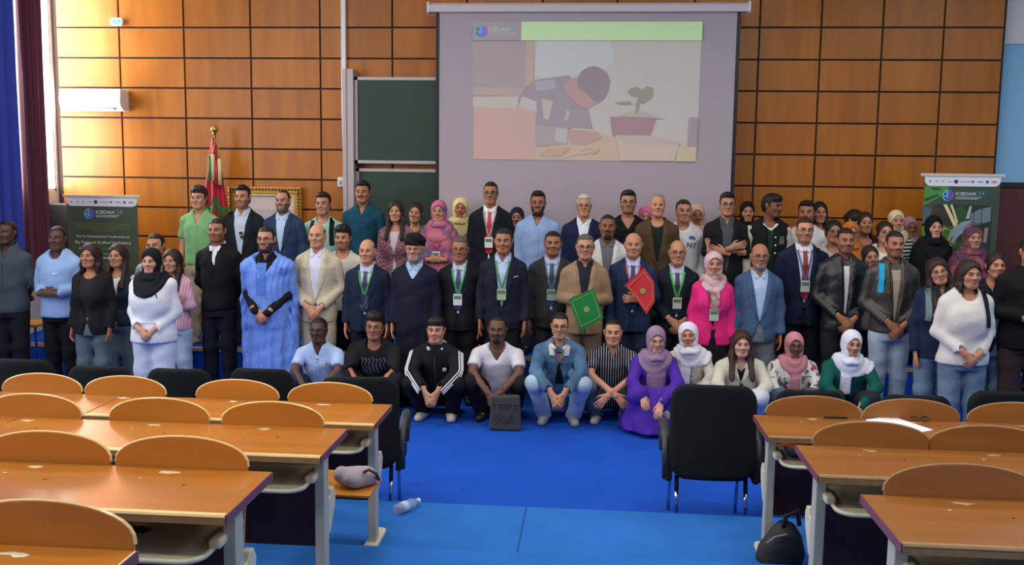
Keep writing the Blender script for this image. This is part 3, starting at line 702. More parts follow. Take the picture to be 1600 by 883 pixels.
    for dx_, dz_, r_ in ((-0.03, 0.015, 0.013), (-0.026, -0.024, 0.011), (-0.008, -0.042, 0.012)):
        flat(sh, 'emblem_spot', [(ex+dx_+r_*math.cos(2*math.pi*k/8), ez+dz_+r_*math.sin(2*math.pi*k/8)) for k in range(8)], -0.0116, (36, 66, 90))
    def txt(s, x, z, size, col, align='LEFT', fit=None):
        me_ = text_mesh(s, size, 0.0004, align); k0 = 1.0
        if fit: xs_ = [v.co.x for v in me_.vertices]; k0 = fit/(max(xs_)-min(xs_))
        o_ = link('lettering', me_, mat('banner_ink', rgb(*col), 0.5), sh, (x, -0.012, z), (math.pi/2, 0, 0), (k0, k0*0.92, 1))
    k_ = w/0.86
    txt("ICBDAIA", ex+er+0.012, ez+0.002, 0.062*k_, (240, 240, 240), fit=0.215*k_); txt("'24", ex+er+0.012+0.225*k_, ez+0.002, 0.066*k_, (110, 180, 210), fit=0.075*k_)
    for j, (zz, l_) in enumerate(((-0.018, 0.27), (-0.034, 0.24))):
        flat(sh, 'tagline', [(ex+er+0.015, ez+zz-0.004), (ex+er+0.015+l_*k_, ez+zz-0.004), (ex+er+0.015+l_*k_, ez+zz+0.004), (ex+er+0.015, ez+zz+0.004)], -0.012, (190, 200, 200))
    if kind == 0:
        for j, (zz, hl) in enumerate(((-0.30, 0.36), (-0.325, 0.36), (-0.35, 0.36), (-0.375, 0.15))):
            flat(sh, 'small_print', [(-hl*w, z1_+zz-0.003), (hl*w, z1_+zz-0.003), (hl*w, z1_+zz+0.003), (-hl*w, z1_+zz+0.003)], -0.005, (132, 122, 66))
        txt("The 3rd International Conference on", 0, z1_-0.455, 0.046*k_, (232, 232, 228), 'CENTER', 0.71*w)
        txt("Big Data and Artificial Intelligence", 0, z1_-0.525, 0.048*k_, (232, 232, 228), 'CENTER', 0.74*w)
        txt("Applications -", -0.03, z1_-0.595, 0.046*k_, (232, 232, 228), 'RIGHT', 0.29*w); txt("ICBDAIA'24", -0.005, z1_-0.595, 0.046*k_, (90, 176, 70), 'LEFT', 0.25*w)
        for j in range(2): flat(sh, 'small_print', [(-0.12, z1_-0.65-j*0.045), (0.22, z1_-0.65-j*0.045), (0.22, z1_-0.635-j*0.045), (-0.12, z1_-0.635-j*0.045)], -0.005, (200, 206, 196) if j else (90, 170, 70))
    else:
        for j in range(6): flat(sh, 'small_print', [(-0.3, z1_-0.92-j*0.03), (0.3, z1_-0.92-j*0.03), (0.3, z1_-0.914-j*0.03), (-0.3, z1_-0.914-j*0.03)], -0.005, (132, 122, 66))
banner(100, 218, 304.5, 10.35, 'dark green roll up conference banner with white title text at left', 0)
banner(1441, 1569, 271.5, 10.25, 'roll up banner with robot hand picture at the right end of the wall', 1)

p_ = at(47, 503, 9.35)
st = empty('stool', (p_.x, 9.35, 0)); tag(st, 'small orange topped stool with blue legs near the curtain', 'stool')
MB().box(-0.17, 0.17, -0.17, 0.17, p_.z-0.03, p_.z).build('seat', mat('orange_ply', rgb(206, 140, 50), 0.4), st, bevel=0.008)
for sx in (-1, 1):
    for sy in (-1, 1): MB().tube([(sx*0.14, sy*0.14, p_.z-0.03), (sx*0.17, sy*0.17, 0)], 0.013).build('leg', mat('blue_steel', rgb(30, 60, 170), 0.4), st, smooth=True)
p_ = at(1583, 434, 10.2)
tb = empty('side_table', (p_.x+0.28, 10.45, POD_Z)); tag(tb, 'small table with a pale teal cover behind the right hand people', 'table')
hh = p_.z-POD_Z
MB().box(-0.35, 0.35, -0.25, 0.25, hh-0.025, hh).build('cover', mat('pale_teal_cover', rgb(130, 205, 190), 0.6), tb, bevel=0.006)
for sx in (-1, 1):
    for sy in (-1, 1): MB().box(sx*0.3-0.02, sx*0.3+0.02, sy*0.2-0.02, sy*0.2+0.02, 0, hh-0.025).build('leg', M_BLACK, tb)
# ------------------------------------------------------------------ lecture desks
M_DESK = wood_mat('varnished_desk_ply', rgb(166, 98, 26), rgb(190, 118, 40), 0.28, 2.0, 'X', 0.05, 0.6)
M_DESK_R = wood_mat('brown_desk_ply', rgb(138, 84, 30), rgb(158, 100, 40), 0.30, 2.0, 'X', 0.05, 0.45)
M_EDGE = mat('worn_ply_edge', rgb(150, 116, 70), 0.45, var=0.35, vscale=30)
M_ENDEDGE = mat('plum_end_band', rgb(120, 66, 66), 0.4)
M_LIP = mat('pale_worn_sheen_lip', rgb(232, 196, 130), 0.25, var=0.2, vscale=20)  # worn strip, with window sheen put into its pale colour
M_POST = mat('beige_grey_steel', rgb(178, 176, 158), 0.4, 0.0)
M_BEIGE = mat('beige_plastic', rgb(206, 198, 170), 0.5, var=0.08)
M_TRAY = mat('perforated_tray', rgb(178, 172, 146), 0.55, bump=0.5, bscale=160, var=0.1)
M_MAROON = mat('maroon_laminate', rgb(66, 34, 28), 0.5, var=0.15)
M_PLY = wood_mat('orange_backrest_ply', rgb(176, 106, 30), rgb(198, 126, 42), 0.35, 2.5, 'X', 0.08, 0.3)
M_PLY_R = wood_mat('brown_backrest_ply', rgb(142, 88, 36), rgb(164, 106, 48), 0.38, 2.5, 'X', 0.08, 0.3)
M_PATCH = mat('chipped_veneer', rgb(206, 190, 150), 0.7, var=0.3, vscale=60)
M_INK = mat('ink_spot', rgb(40, 36, 50), 0.7)
DD, DH = 0.44, 0.75
def arc_board(w, h, n=18):
    pts = [(w/2*math.cos(math.pi*i/n), 0.012+h*math.sin(math.pi*i/n)**0.85) for i in range(n+1)]
    return [(w/2, -0.03)]+pts+[(-w/2, -0.03)]
def patch_pts(r, sd, n=9, ex=1.6):
    rr_ = random.Random(sd)
    return [(r*ex*math.cos(2*math.pi*i/n)*rr_.uniform(0.35, 1.3), r*0.7*math.sin(2*math.pi*i/n)*rr_.uniform(0.35, 1.3)) for i in range(n)]
def desk_row(i, side, xin, yf, boards, bw, label):
    """one row of fixed desks; xin = aisle end, yf = edge nearest the stage"""
    base = TIER_Z[i]; sg = -1 if side == 'L' else 1; L = 4.3
    t = empty('lecture_desk', (xin, yf-DD/2, base)); tag(t, label, 'desk', 'fixed lecture desks')
    X = lambda d: sg*d
    def bx(mb, d0, d1, y0, y1, z0, z1): a, b = sorted((X(d0), X(d1))); return mb.box(a, b, y0, y1, z0, z1)
    y0, y1 = -DD/2, DD/2
    md, mp = (M_DESK, M_PLY) if side == 'L' else (M_DESK_R, M_PLY_R)
    cut = 1.62
    for d0, d1 in ((0.0, cut-0.002), (cut+0.002, L)):
        top = bx(MB(), d0, d1, y0, y1, DH-0.032, DH).build('tabletop', md, t, bevel=0.004)
        bx(MB(), d0+0.001, d1-0.001, y0-0.004, y0+0.001, DH-0.032, DH-0.010).build('edge_band', M_EDGE, top)
        lip = [(y0-0.004, DH-0.010), (y0+0.016, DH+0.0012), (y0-0.001, DH+0.0005), (y0-0.006, DH-0.006)]
        a, b = sorted((X(d0+0.001), X(d1-0.001)))
        MB().prism(lip, a, b, 'x').build('worn_lip', M_LIP if side == 'L' else M_EDGE, top)  # worn on both sides; left lips also carry painted window sheen
        if d0 == 0:
            bx(MB(), -0.004, 0.0, y0, y1, DH-0.032, DH-0.001).build('end_band', M_ENDEDGE, top)
            first = top
    for k, d in enumerate(boards):
        b = MB().prism(arc_board(bw, 0.100), 0, 0.012).build('backrest', mp, t, (X(d), y1+0.004, DH), (math.radians(-6), 0, 0), bevel=0.002)
        rim = arc_board(bw, 0.100)[1:-1]
        mb = MB(); mb.tube([(x, 0.006, z) for x, z in rim], 0.0062, 6); mb.build('backrest_rim', M_LIP if side == 'L' else M_EDGE, b)
        MB().prism([(q[0], q[1]) for q in patch_pts(0.026, i*10+k+(50 if side == 'R' else 0))], DH+0.0006, DH+0.0012, 'z').build('chipped_patch', M_PATCH if side == 'L' else mat('chipped_veneer_brown', rgb(176, 140, 96), 0.7), first, (X(d)+0.02*(k-1), y1-0.06, 0))
        for q in range(2):
            MB().prism(patch_pts(0.008, i*31+k*7+q, 7, 1.0), DH+0.0006, DH+0.0012, 'z').build('ink_spot', M_INK if q else M_PATCH, first, (X(d)+0.09*(q*2-1)+0.02*k, y1-0.13-0.05*q, 0))
        seat = MB().prism([(-0.21, 0.0), (0.21, 0.0), (0.21, 0.26), (0.17, 0.34), (0.10, 0.37), (-0.10, 0.37), (-0.17, 0.34), (-0.21, 0.26)], -0.007, 0.007, 'z').build('folding_seat', mp, t, (X(d-0.25 if (k == 0 and side == 'L' and i == 1) else d), y1+0.05, 0.40 if (k == 0 and side == 'L' and i == 1) else 0.36), (0 if (k == 0 and side == 'L' and i == 1) else math.radians(82), 0, 0), bevel=0.003)
    for k in range(4):
        d0 = 0.09+k*1.06; d1 = d0+0.98; cxm = X((d0+d1)/2)
        tr = MB().prism(rounded(0.98, 0.38, 0.07), DH-0.170, DH-0.158, 'z').build('book_tray', M_TRAY, t, (cxm, -0.035, 0), bevel=0.003)
        mb = MB(); rp = rounded(0.98, 0.38, 0.07); mb.tube([(x, y, DH-0.160) for x, y in rp+[rp[0]]], 0.010, 6); mb.build('tray_rim', M_BEIGE, tr, smooth=True)
        bx(MB(), d0-0.03, d0+0.012, -0.12, 0.10, DH-0.160, DH-0.125).build('tray_bracket', M_BEIGE, t, bevel=0.01)
        pp = [(-0.5, 0), (0.5, 0)]+[(0.5-i_/10.0, 0.02*math.sin(math.pi*i_/10)-0.02+0.42) for i_ in range(11)]
        MB().prism([(-0.49, 0.20), (0.49, 0.20), (0.49, DH-0.20), (0.0, DH-0.215), (-0.49, DH-0.20)], y1-0.09, y1-0.075).build('modesty_panel', M_MAROON, t, (cxm, 0, 0), bevel=0.003)
        bx(MB(), d0, d1, y1-0.05, y1-0.03, DH-0.12, DH-0.033).build('apron', M_MAROON, t)
    for d in (0.055, 1.63, 3.2):
        lg = bx(MB(), d-0.022, d+0.022, -0.055, 0.02, 0.02, DH-0.033).build('leg', M_POST, t, bevel=0.004)
        MB().prism(rounded(0.075, 0.34, 0.035), 0.0, 0.03, 'z').build('foot', M_BEIGE, lg, (X(d), 0.0, 0), bevel=0.008)
        MB().prism([(0.02, 0.30), (0.06, 0.30), (0.14, 0.40), (0.155, 0.46), (0.13, 0.50), (0.09, 0.50), (0.07, 0.47), (0.02, 0.47)], X(d)-0.017, X(d)+0.017, 'x').build('seat_bracket', M_BEIGE, lg, bevel=0.006)
    return t
def board_ds(us, v, yf, z, xin): return [abs(at(u, v, yf).x-xin) for u in us]
LC = [(612, 632), (542, 670), (425, 737), (214, 860)]
RC = [(1178, 648), (1244, 695), (1346, 772)]
LB = [(515, 370, 195, 65), (425, 248, 50), (282, 70), (60,)]
RB = [(1271, 1425, 1590), (1363, 1545), (1505,)]
LL = ['front row lecture desk with orange backrests, left of the aisle', 'second row lecture desk left of the aisle with worn top', 'third row lecture desk left of the aisle, tray with a cable under it', 'nearest lecture desk in the lower left corner']
RL = ['front row lecture desk right of the aisle with papers on it', 'second row lecture desk right of the aisle, plain top', 'nearest lecture desk in the lower right corner']
DESK = {}
for i, c in enumerate(LC):
    p = at(*c, Z=TIER_Z[i]+DH); print('L', i, p)
    ds = board_ds(LB[i], c[1]-6, p.y, 0, p.x)
    while len(ds) < 6: ds.append(ds[-1]+0.57)
    DESK['L', i] = desk_row(i, 'L', p.x, p.y, ds, 0.50, LL[i]); DESK['L', i]['_y'] = p.y
for i, c in enumerate(RC):
    p = at(*c, Z=TIER_Z[i]+DH); print('R', i, p)
    ds = board_ds(RB[i], c[1]-6, p.y, 0, p.x)
    while len(ds) < 6: ds.append(ds[-1]+0.57)
    DESK['R', i] = desk_row(i, 'R', p.x, p.y, ds, 0.52, RL[i]); DESK['R', i]['_y'] = p.y

# ------------------------------------------------------------------ black upholstered armchairs of the front row
M_CHAIR = mat('black_chair_fabric', rgb(20, 22, 24), 0.9, bump=0.3, bscale=220, spec=0.2)
M_ARM = mat('dark_grey_armrest', rgb(44, 48, 50), 0.5)
def pad_mesh(name, w, h, th, curve, res=0.02, r=0.10):
    g_ = Grid((-w/2, -th-curve-0.02, 0), (w/2, th+curve+0.02, h), res)
    yy = g_.Y+curve*(g_.X/(w/2))**2*-1.0+0.25*curve
    qx = np.abs(g_.X)-(w/2-r); qz = np.abs(g_.Z-h/2)-(h/2-r)
    d2 = np.sqrt(np.maximum(qx, 0)**2+np.maximum(qz, 0)**2)+np.minimum(np.maximum(qx, qz), 0)-r
    e = 0.03
    a = d2+e; b = np.abs(yy)-th/2+e
    D = np.sqrt(np.maximum(a, 0)**2+np.maximum(b, 0)**2)+np.minimum(np.maximum(a, b), 0)-e
    return np_mesh(name, *g_.nets(D.astype(np.float32)))
CH_BACK = pad_mesh('backrest', 0.55, 0.60, 0.085, 0.05, 0.016, 0.11)
CH_SEAT = pad_mesh('seat', 0.52, 0.50, 0.10, 0.01, 0.02, 0.09)
CH_ARM = MB().tube([(0, -0.20, 0.36), (0, -0.20, 0.52), (0, -0.17, 0.60), (0, -0.05, 0.645), (0, 0.10, 0.65), (0, 0.17, 0.62), (0, 0.17, 0.55), (0, 0.10, 0.46)], [0.022, 0.024, 0.026, 0.030, 0.032, 0.028, 0.024, 0.020], 8).mesh('armrest', smooth=True)
CH_SHELL = MB().prism([(-0.24, 0.36), (-0.20, 0.52), (-0.1, 0.52), (0.16, 0.44), (0.14, 0.36)], -0.02, 0.02, 'x').mesh('side_shell', 0.01)
CH_LEGU = MB().tube([(0, 0, 0.38), (0, -0.02, 0.285)], 0.014, 8).mesh('leg_sleeve', smooth=True)
CH_LEG = MB().tube([(0, -0.02, 0.285), (0, -0.03, 0.24), (0, -0.085, 0.0)], 0.0135, 8).mesh('leg', smooth=True)
CH_LEGF = MB().tube([(0, 0, 0.38), (0, 0.05, 0.0)], 0.0135, 8).mesh('leg', smooth=True)
def armchair(u, vtop, H, rz, label, Y=None, wd=0.80):
    p = at(u, vtop, Y) if Y else at(u, vtop, Z=H)
    t = empty('armchair', (p.x, p.y+0.22, 0), rz); tag(t, label, 'chair', 'black armchairs of the front row')
    s = H/0.98
    t.scale = (wd, 1, 1)
    link('backrest', CH_BACK, M_CHAIR, t, (0, -0.24, 0.38*s), (math.radians(-6), 0, 0), (1, 1, s))
    link('seat', CH_SEAT, M_CHAIR, t, (0, 0.26, 0.44), (math.radians(90), 0, 0))
    for sg in (-1, 1):
        link('armrest', CH_ARM, M_ARM, t, (sg*0.295, 0.02, 0))
        link('side_shell', CH_SHELL, M_CHAIR, t, (sg*0.275, 0, 0))
        lg = link('leg', CH_LEG, M_CHROME, t, (sg*0.22, -0.17, 0)); link('leg_sleeve', CH_LEGU, M_BLACK, lg)
        link('leg', CH_LEGF, M_CHROME, t, (sg*0.23, 0.20, 0))
    return t
armchair(25, 562, 0.95, 0.03, 'black armchair at the far left end of the front row')
armchair(148, 573, 0.95, 0.0, 'black armchair in front of the girl in black cardigan')
armchair(272, 577, 0.95, 0.02, 'black armchair in front of the white hoodie and black headscarf')
armchair(404, 577, 0.95, -0.02, 'black armchair in front of the man in blue robe')
armchair(553, 590, 0.97, 0.10, 'black armchair at the aisle end of the left desks, arm and chrome leg visible', wd=0.95)
armchair(1118, 603, 0.98, 0.0, 'black armchair standing free in the aisle, whole back visible', wd=0.98)
armchair(1270, 611, 0.93, 0.0, 'black armchair in front of the floral jacket and pink headscarf')
armchair(1437, 619, 0.93, 0.0, 'black armchair in front of the jeans, below the leather jackets')
armchair(1578, 613, 0.96, 0.0, 'black armchair at the right edge of the picture')

# ------------------------------------------------------------------ things lying about
def on_desk(u, v, key):
    i = key[1]; return at(u, v, Z=TIER_Z[i]+DH+0.0013)
zt_ = TIER_Z[0]+DH
pp = [on_desk(u, v, ('R', 0)) for u, v in ((1352, 657), (1392, 651), (1458, 673), (1428, 678))]
pc0 = sum(pp, Vector())/4
MB().prism([(q.x-pc0.x, q.y-pc0.y) for q in pp], 0.0, 0.004, 'z').build('paper_sheet', mat('white_paper', rgb(236, 236, 244), 0.7), None, (pc0.x, pc0.y, zt_+0.0015))
tag(bpy.data.objects['paper_sheet'], 'white sheets of paper lying on the front right desk', 'paper')
p_ = on_desk(1307, 654, ('R', 0))
pn = empty('pen', (p_.x, p_.y, zt_+0.008), 0.0); tag(pn, 'black pen lying on the front right desk', 'pen')
MB().tube([(-0.07, 0, 0), (0.05, 0, 0), (0.062, 0, 0)], [0.006, 0.006, 0.002]).build('barrel', M_BLACK, pn, smooth=True)
MB().box(-0.07, -0.03, -0.002, 0.002, 0.006, 0.010).build('clip', M_CHROME, pn)
p_ = on_desk(1437, 660, ('R', 0))
gl = empty('eyeglasses', (p_.x, p_.y, zt_+0.010), 0.2); tag(gl, 'folded eyeglasses lying on the white papers', 'glasses')
def ring(r, n=14, tr=0.003, ax='z'):
    return [(r*math.cos(2*math.pi*k/n), r*0.8*math.sin(2*math.pi*k/n), 0) for k in range(n+1)]
for sg in (-1, 1):
    mb = MB(); mb.tube([(x+sg*0.032, z*0.85, 0.012+z*0.35) for x, z, _ in ring(0.025)], 0.003, 6); mb.build('rim', M_BLACK, gl)
    MB().tube([(sg*0.058, 0.005, 0.016), (sg*0.05, 0.03, 0.012), (-sg*0.06, 0.036, 0.008)], 0.0025, 6).build('temple', mat('amber_plastic', rgb(150, 80, 50), 0.3), gl)
MB().tube([(-0.008, 0.004, 0.014), (0.008, 0.004, 0.014)], 0.0025, 6).build('bridge', M_BLACK, gl)

def blob_obj(name, parent, m, res, build, lo, hi, loc=(0, 0, 0), rot=(0, 0, 0)):
    g_ = Grid(lo, hi, res); A = build(g_); V_, Q_ = g_.nets(A)
    return link(name, np_mesh(name, V_, Q_), m, parent, loc, rot)
# bag in the tray under the right desk
dr = DESK['R', 0]
bg = empty('cloth_bag', (dr.location.x+0.36, dr.location.y-0.03, TIER_Z[0]+DH-0.155)); tag(bg, 'orange and teal bag stuffed in the tray under the front right desk', 'bag')
def b1(g_):
    A = g_.new(); g_.cap(A, (-0.18, 0.0, 0.05), (0.2, 0.02, 0.055), 0.055, 0.06, sq=(1, 1.6, 0.9)); A += 0.006*np.sin(40*g_.X+9*g_.Z)*np.cos(30*g_.Y); return A
blob_obj('bag_body', bg, mat('teal_nylon', rgb(24, 62, 80), 0.7, bump=0.3), 0.012, b1, (-0.28, -0.16, 0), (0.3, 0.16, 0.13))
def b2(g_):
    A = g_.new(); g_.cap(A, (-0.24, -0.04, 0.09), (-0.05, -0.115, 0.03), 0.022, 0.03, sq=(1, 1, 1.1)); g_.cap(A, (-0.05, -0.115, 0.03), (0.2, -0.12, 0.025), 0.03, 0.02); return A
blob_obj('bag_trim', bg, mat('orange_nylon', rgb(226, 92, 36), 0.6, bump=0.3), 0.010, b2, (-0.28, -0.17, 0), (0.26, 0.05, 0.14))
# black rucksack on the tier under the second right desk
p_ = at(1215, 875, Z=TIER_Z[1])
rk = empty('rucksack', (p_.x+0.02, p_.y+0.25, TIER_Z[0])); tag(rk, 'black rucksack on the carpet between the right hand desks', 'bag')
rk.location = at(1216, 886, Z=TIER_Z[0])
def b3(g_):
    A = g_.new(); g_.loft(A, (0, 0, 0.02), (0.04, 0.02, 0.24), [(0, 0.12, 0.09), (0.4, 0.12, 0.09), (0.8, 0.08, 0.07), (1, 0.04, 0.04)]); A += 0.006*np.sin(22*g_.X+17*g_.Z); return A
blob_obj('bag_body', rk, mat('black_nylon', rgb(20, 21, 25), 0.65, bump=0.3), 0.014, b3, (-0.2, -0.14, 0), (0.22, 0.16, 0.5))
MB().tube([(0.01, -0.02, 0.22), (0.02, -0.04, 0.30), (0.08, -0.03, 0.33), (0.10, -0.0, 0.24)], 0.013).build('handle', mat('black_webbing', rgb(16, 16, 18), 0.8), rk, smooth=True)
MB().tube([(-0.08, -0.075, 0.16), (-0.04, -0.085, 0.20), (0.02, -0.08, 0.215)], 0.006).build('zip', mat('grey_zip', rgb(120, 120, 126), 0.4), rk)
# grey bag on the folding seat, left second row
dl = DESK['L', 1]
gb = empty('grey_bag', (at(553, 735, dl.location.y+DD/2+0.2).x, dl.location.y+DD/2+0.20, TIER_Z[1]+0.408)); tag(gb, 'crumpled pale grey cloth bag resting on a folding seat', 'bag')
def b4(g_):
    A = g_.new(); g_.ell(A, (0, 0, 0.042), (0.085, 0.10, 0.045)); g_.ell(A, (0.06, 0.02, 0.036), (0.05, 0.07, 0.036), 0.04); g_.ell(A, (-0.06, -0.03, 0.06), (0.035, 0.05, 0.035), 0.02); A += 0.007*np.sin(45*g_.X+20*g_.Z)*np.sin(31*g_.Y+1); return A
blob_obj('bag_body', gb, mat('grey_canvas', rgb(150, 142, 150), 0.85, bump=0.3), 0.011, b4, (-0.2, -0.16, -0.01), (0.25, 0.16, 0.17))
MB().tube([(0.06, -0.04, 0.08), (0.09, -0.06, 0.10), (0.12, -0.03, 0.07), (0.12, 0.03, 0.02)], 0.008).build('strap', mat('brown_strap', rgb(70, 46, 30), 0.6), gb, smooth=True)
# water bottle lying on the step
p_ = at(636, 791, Z=TIER_Z[0]+0.03)
wbt = empty('water_bottle', (p_.x, min(p_.y, 5.62), TIER_Z[0]+0.034), 1.05); tag(wbt, 'clear plastic water bottle lying on the blue carpet', 'bottle')
mg = bpy.data.materials.new('clear_plastic'); nt_, b_ = nodes_of(mg); b_.inputs['Base Color'].default_value = (0.9, 0.95, 1, 1); b_.inputs['Transmission Weight'].default_value = 0.85; b_.inputs['Roughness'].default_value = 0.08; b_.inputs['IOR'].default_value = 1.3
bo = MB().lathe([(0.02, 0), (0.033, 0.006), (0.033, 0.03), (0.030, 0.035), (0.033, 0.04), (0.033, 0.10), (0.030, 0.105), (0.033, 0.11), (0.032, 0.15), (0.014, 0.19), (0.013, 0.20)], 16).build('bottle_body', mg, wbt, (-0.1, 0, 0), (0, math.pi/2, 0), smooth=True)
MB().lathe([(0.0345, 0.045), (0.0345, 0.095)], 16).build('bottle_label', mat('pale_blue_label', rgb(190, 205, 235), 0.4), wbt, (-0.1, 0, 0), (0, math.pi/2, 0), smooth=True)
MB().lathe([(0.016, 0.196), (0.016, 0.215), (0.012, 0.217)], 14).build('cap', M_WPLAST, wbt, (-0.1, 0, 0), (0, math.pi/2, 0), smooth=True)
# cable left in the tray of the third left desk
p_ = DESK['L', 2].location
cbp = [(0.15*math.cos(a*1.3)+0.03*math.sin(5*a), 0.05*math.sin(a*1.7), 0.006+0.004*math.sin(3*a)) for a in [i*0.35 for i in range(26)]]
cb2 = MB().tube(cbp, 0.0045, 6).build('cable', M_BLACK, None, (p_.x-0.52, p_.y-0.03, TIER_Z[2]+DH-0.156), smooth=True); tag(cb2, 'thin black cable coiled in the tray under the third left desk', 'cable')
# ================================================================== people
# ---- head: one sculpted surface with neck, nose, brow, lips, ears; colours per vertex (skin, brows, eyes, lips, beard)
def sculpt_head(res, female):
    g_ = Grid((-0.1, -0.13, -0.22), (0.1, 0.125, 0.125), res); A = g_.new(); f = female
    g_.ell(A, (0, 0.016, 0.028), (0.076, 0.097, 0.088), 0)
    g_.ell(A, (0, -0.020, -0.032), (0.058 if f else 0.062, 0.072, 0.080), 0.035)
    g_.ell(A, (0, -0.060, -0.092), (0.024 if f else 0.029, 0.024, 0.022), 0.03)
    for s in (-1, 1):
        g_.ell(A, (s*0.040, -0.058, -0.022), (0.024, 0.026, 0.026), 0.025)
        g_.cap(A, (s*0.052, 0.0, -0.05), (s*0.026, -0.062, -0.09), 0.016, 0.016, 0.03)
        g_.cap(A, (s*0.012, -0.086, 0.024), (s*0.046, -0.074, 0.022), 0.010 if f else 0.012, 0.009, 0.014)
    for s in (-1, 1): g_.ell(A, (s*0.031, -0.098, 0.004), (0.021, 0.020, 0.013), 0.012, op='-')
    for s in (-1, 1): g_.ell(A, (s*0.031, -0.0725, 0.003), (0.0155, 0.0145, 0.0115), 0.003)
    g_.cap(A, (0, -0.084, 0.018), (0, -0.108, -0.022), 0.008, 0.0115, 0.012)
    for s in (-1, 1): g_.ell(A, (s*0.013, -0.094, -0.027), (0.0095, 0.011, 0.0085), 0.006)
    g_.ell(A, (0, -0.083, -0.0555), (0.023, 0.013, 0.0062), 0.006); g_.ell(A, (0, -0.081, -0.0665), (0.020, 0.013, 0.0072), 0.006)
    for s in (-1, 1):
        g_.ell(A, (s*0.078, 0.014, -0.004), (0.008, 0.019, 0.031), 0.006); g_.ell(A, (s*0.084, 0.022, 0.006), (0.006, 0.010, 0.018), 0.006)
    r = 0.047 if f else 0.056
    g_.cap(A, (0, 0.016, -0.06), (0, 0.034, -0.21), r, r+0.004, 0.03)
    V, Q = g_.nets(A)
    return V, Q
HEADS = {}
for _k, _r in (('hi', 0.0062), ('lo', 0.0080)):
    for _f in (0, 1): HEADS[_k, _f] = sculpt_head(_r, _f)
def head_colors(V, skin, brow, beard, bcol, female, lip=None):
    x, y, z = V[:, 0], V[:, 1], V[:, 2]; ax = np.abs(x)
    C = np.tile(np.array(skin, np.float32), (len(V), 1))
    front = y < -0.03
    def put(mask, col, a=1.0): C[mask] = C[mask]*(1-a)+np.array(col, np.float32)*a
    sk = np.array(skin)
    ck = np.exp(-(((ax-0.042)/0.02)**2+((z+0.025)/0.02)**2))*front
    C += (ck*0.10)[:, None]*np.array([0.6, 0.05, 0.02])*sk[0]
    if beard:
        jaw = (z < -0.030) & (z > -0.125) & (y < 0.02) & ~((ax < 0.018) & (z > -0.076) & (z < -0.05))
        side = jaw & ((z < -0.055-0.35*np.maximum(0, 0.045-ax)) | (ax > 0.048)) if beard != 'goatee' else (ax < 0.034) & (z < -0.070) & (z > -0.125) & (y < -0.03)
        mou = (ax < 0.032) & (z < -0.038) & (z > -0.0535) & (y < -0.06)
        a = {'full': 0.92, 'stubble': 0.42, 'goatee': 0.85, 'moustache': 0}[beard]
        if a: put(side, bcol, a)
        put(mou, bcol, 0.85 if beard != 'stubble' else 0.5)
    lipc = lip or tuple(np.array(skin)*np.array([0.80, 0.52, 0.50]))
    put((ax < 0.024) & (z < -0.050) & (z > -0.0735) & (y < -0.074) & (np.abs(z+0.0615) < 0.0125*np.sqrt(np.maximum(0.05, 1-(ax/0.025)**2))), lipc, 0.85)
    put((ax < 0.021) & (np.abs(z+0.0605) < 0.0019) & (y < -0.074), tuple(np.array(lipc)*0.45), 0.9)
    bz = 0.0235+0.0045*np.sin(np.clip((ax-0.012)/0.04, 0, 1)*math.pi)-0.05*np.maximum(0, ax-0.042)
    put((ax > 0.011) & (ax < 0.053) & (np.abs(z-bz) < (0.0042 if female else 0.0056)) & (y < -0.045), brow, 0.9)
    ex = ((ax-0.031)/0.0165)**2+((z-0.003)/0.0082)**2
    put((ex < 1.25) & (y < -0.05), tuple(np.array(skin)*0.30), 0.8)
    put((ex < 0.60) & (y < -0.05), (0.32, 0.29, 0.27), 0.9)
    put((((ax-0.031)/0.0078)**2+((z-0.003)/0.0085)**2 < 1.0) & (y < -0.05), (0.018, 0.010, 0.006), 1.0)
    put((ax > 0.004) & (ax < 0.010) & (z < -0.0305) & (z > -0.0365) & (y < -0.088), tuple(np.array(skin)*0.25), 0.8)
    return np.clip(C, 0, 1)
# ---- hand: palm, four fingers of unequal length, thumb from the side of the palm; fingers run along -z, palm faces -y
def sculpt_hand(curl, res=0.0062):
    g_ = Grid((-0.06, -0.085, -0.2), (0.075, 0.03, 0.045), res); A = g_.new()
    g_.cap(A, (0, 0, 0.05), (0, 0, 0.0), 0.026, 0.025, 0.01, sq=(1, 0.78, 1))
    g_.cap(A, (0.002, 0, -0.012), (0.002, -0.002, -0.072), 0.030, 0.035, 0.02, sq=(1, 0.42, 1))
    for i, (x, L, r) in enumerate(((-0.030, 0.060, 0.0078), (-0.010, 0.074, 0.0086), (0.010, 0.080, 0.0088), (0.030, 0.070, 0.0086))):
        p = np.array([x, -0.002, -0.083]); a = 0.20*curl; sp = (x-0.0)*0.8
        for j, fr in enumerate((0.45, 0.32, 0.25)):
            d = np.array([sp*0.35, -math.sin(a), -math.cos(a)]); q = p+d*L*fr
            g_.cap(A, p, q, r*(1-0.08*j), r*(0.94-0.08*j), 0.004, 0.03); p = q; a += (0.55+0.15*j)*curl
    p = np.array([0.026, -0.008, -0.022]); q = np.array([0.050, -0.024, -0.058]); w = np.array([0.052, -0.034, -0.086])
    g_.cap(A, p, q, 0.015, 0.0105, 0.012, 0.03); g_.cap(A, q, w, 0.0105, 0.0085, 0.004, 0.03)
    return g_.nets(A)
HANDS = {'relax': sculpt_hand(0.55), 'curl': sculpt_hand(1.25), 'flat': sculpt_hand(0.2)}
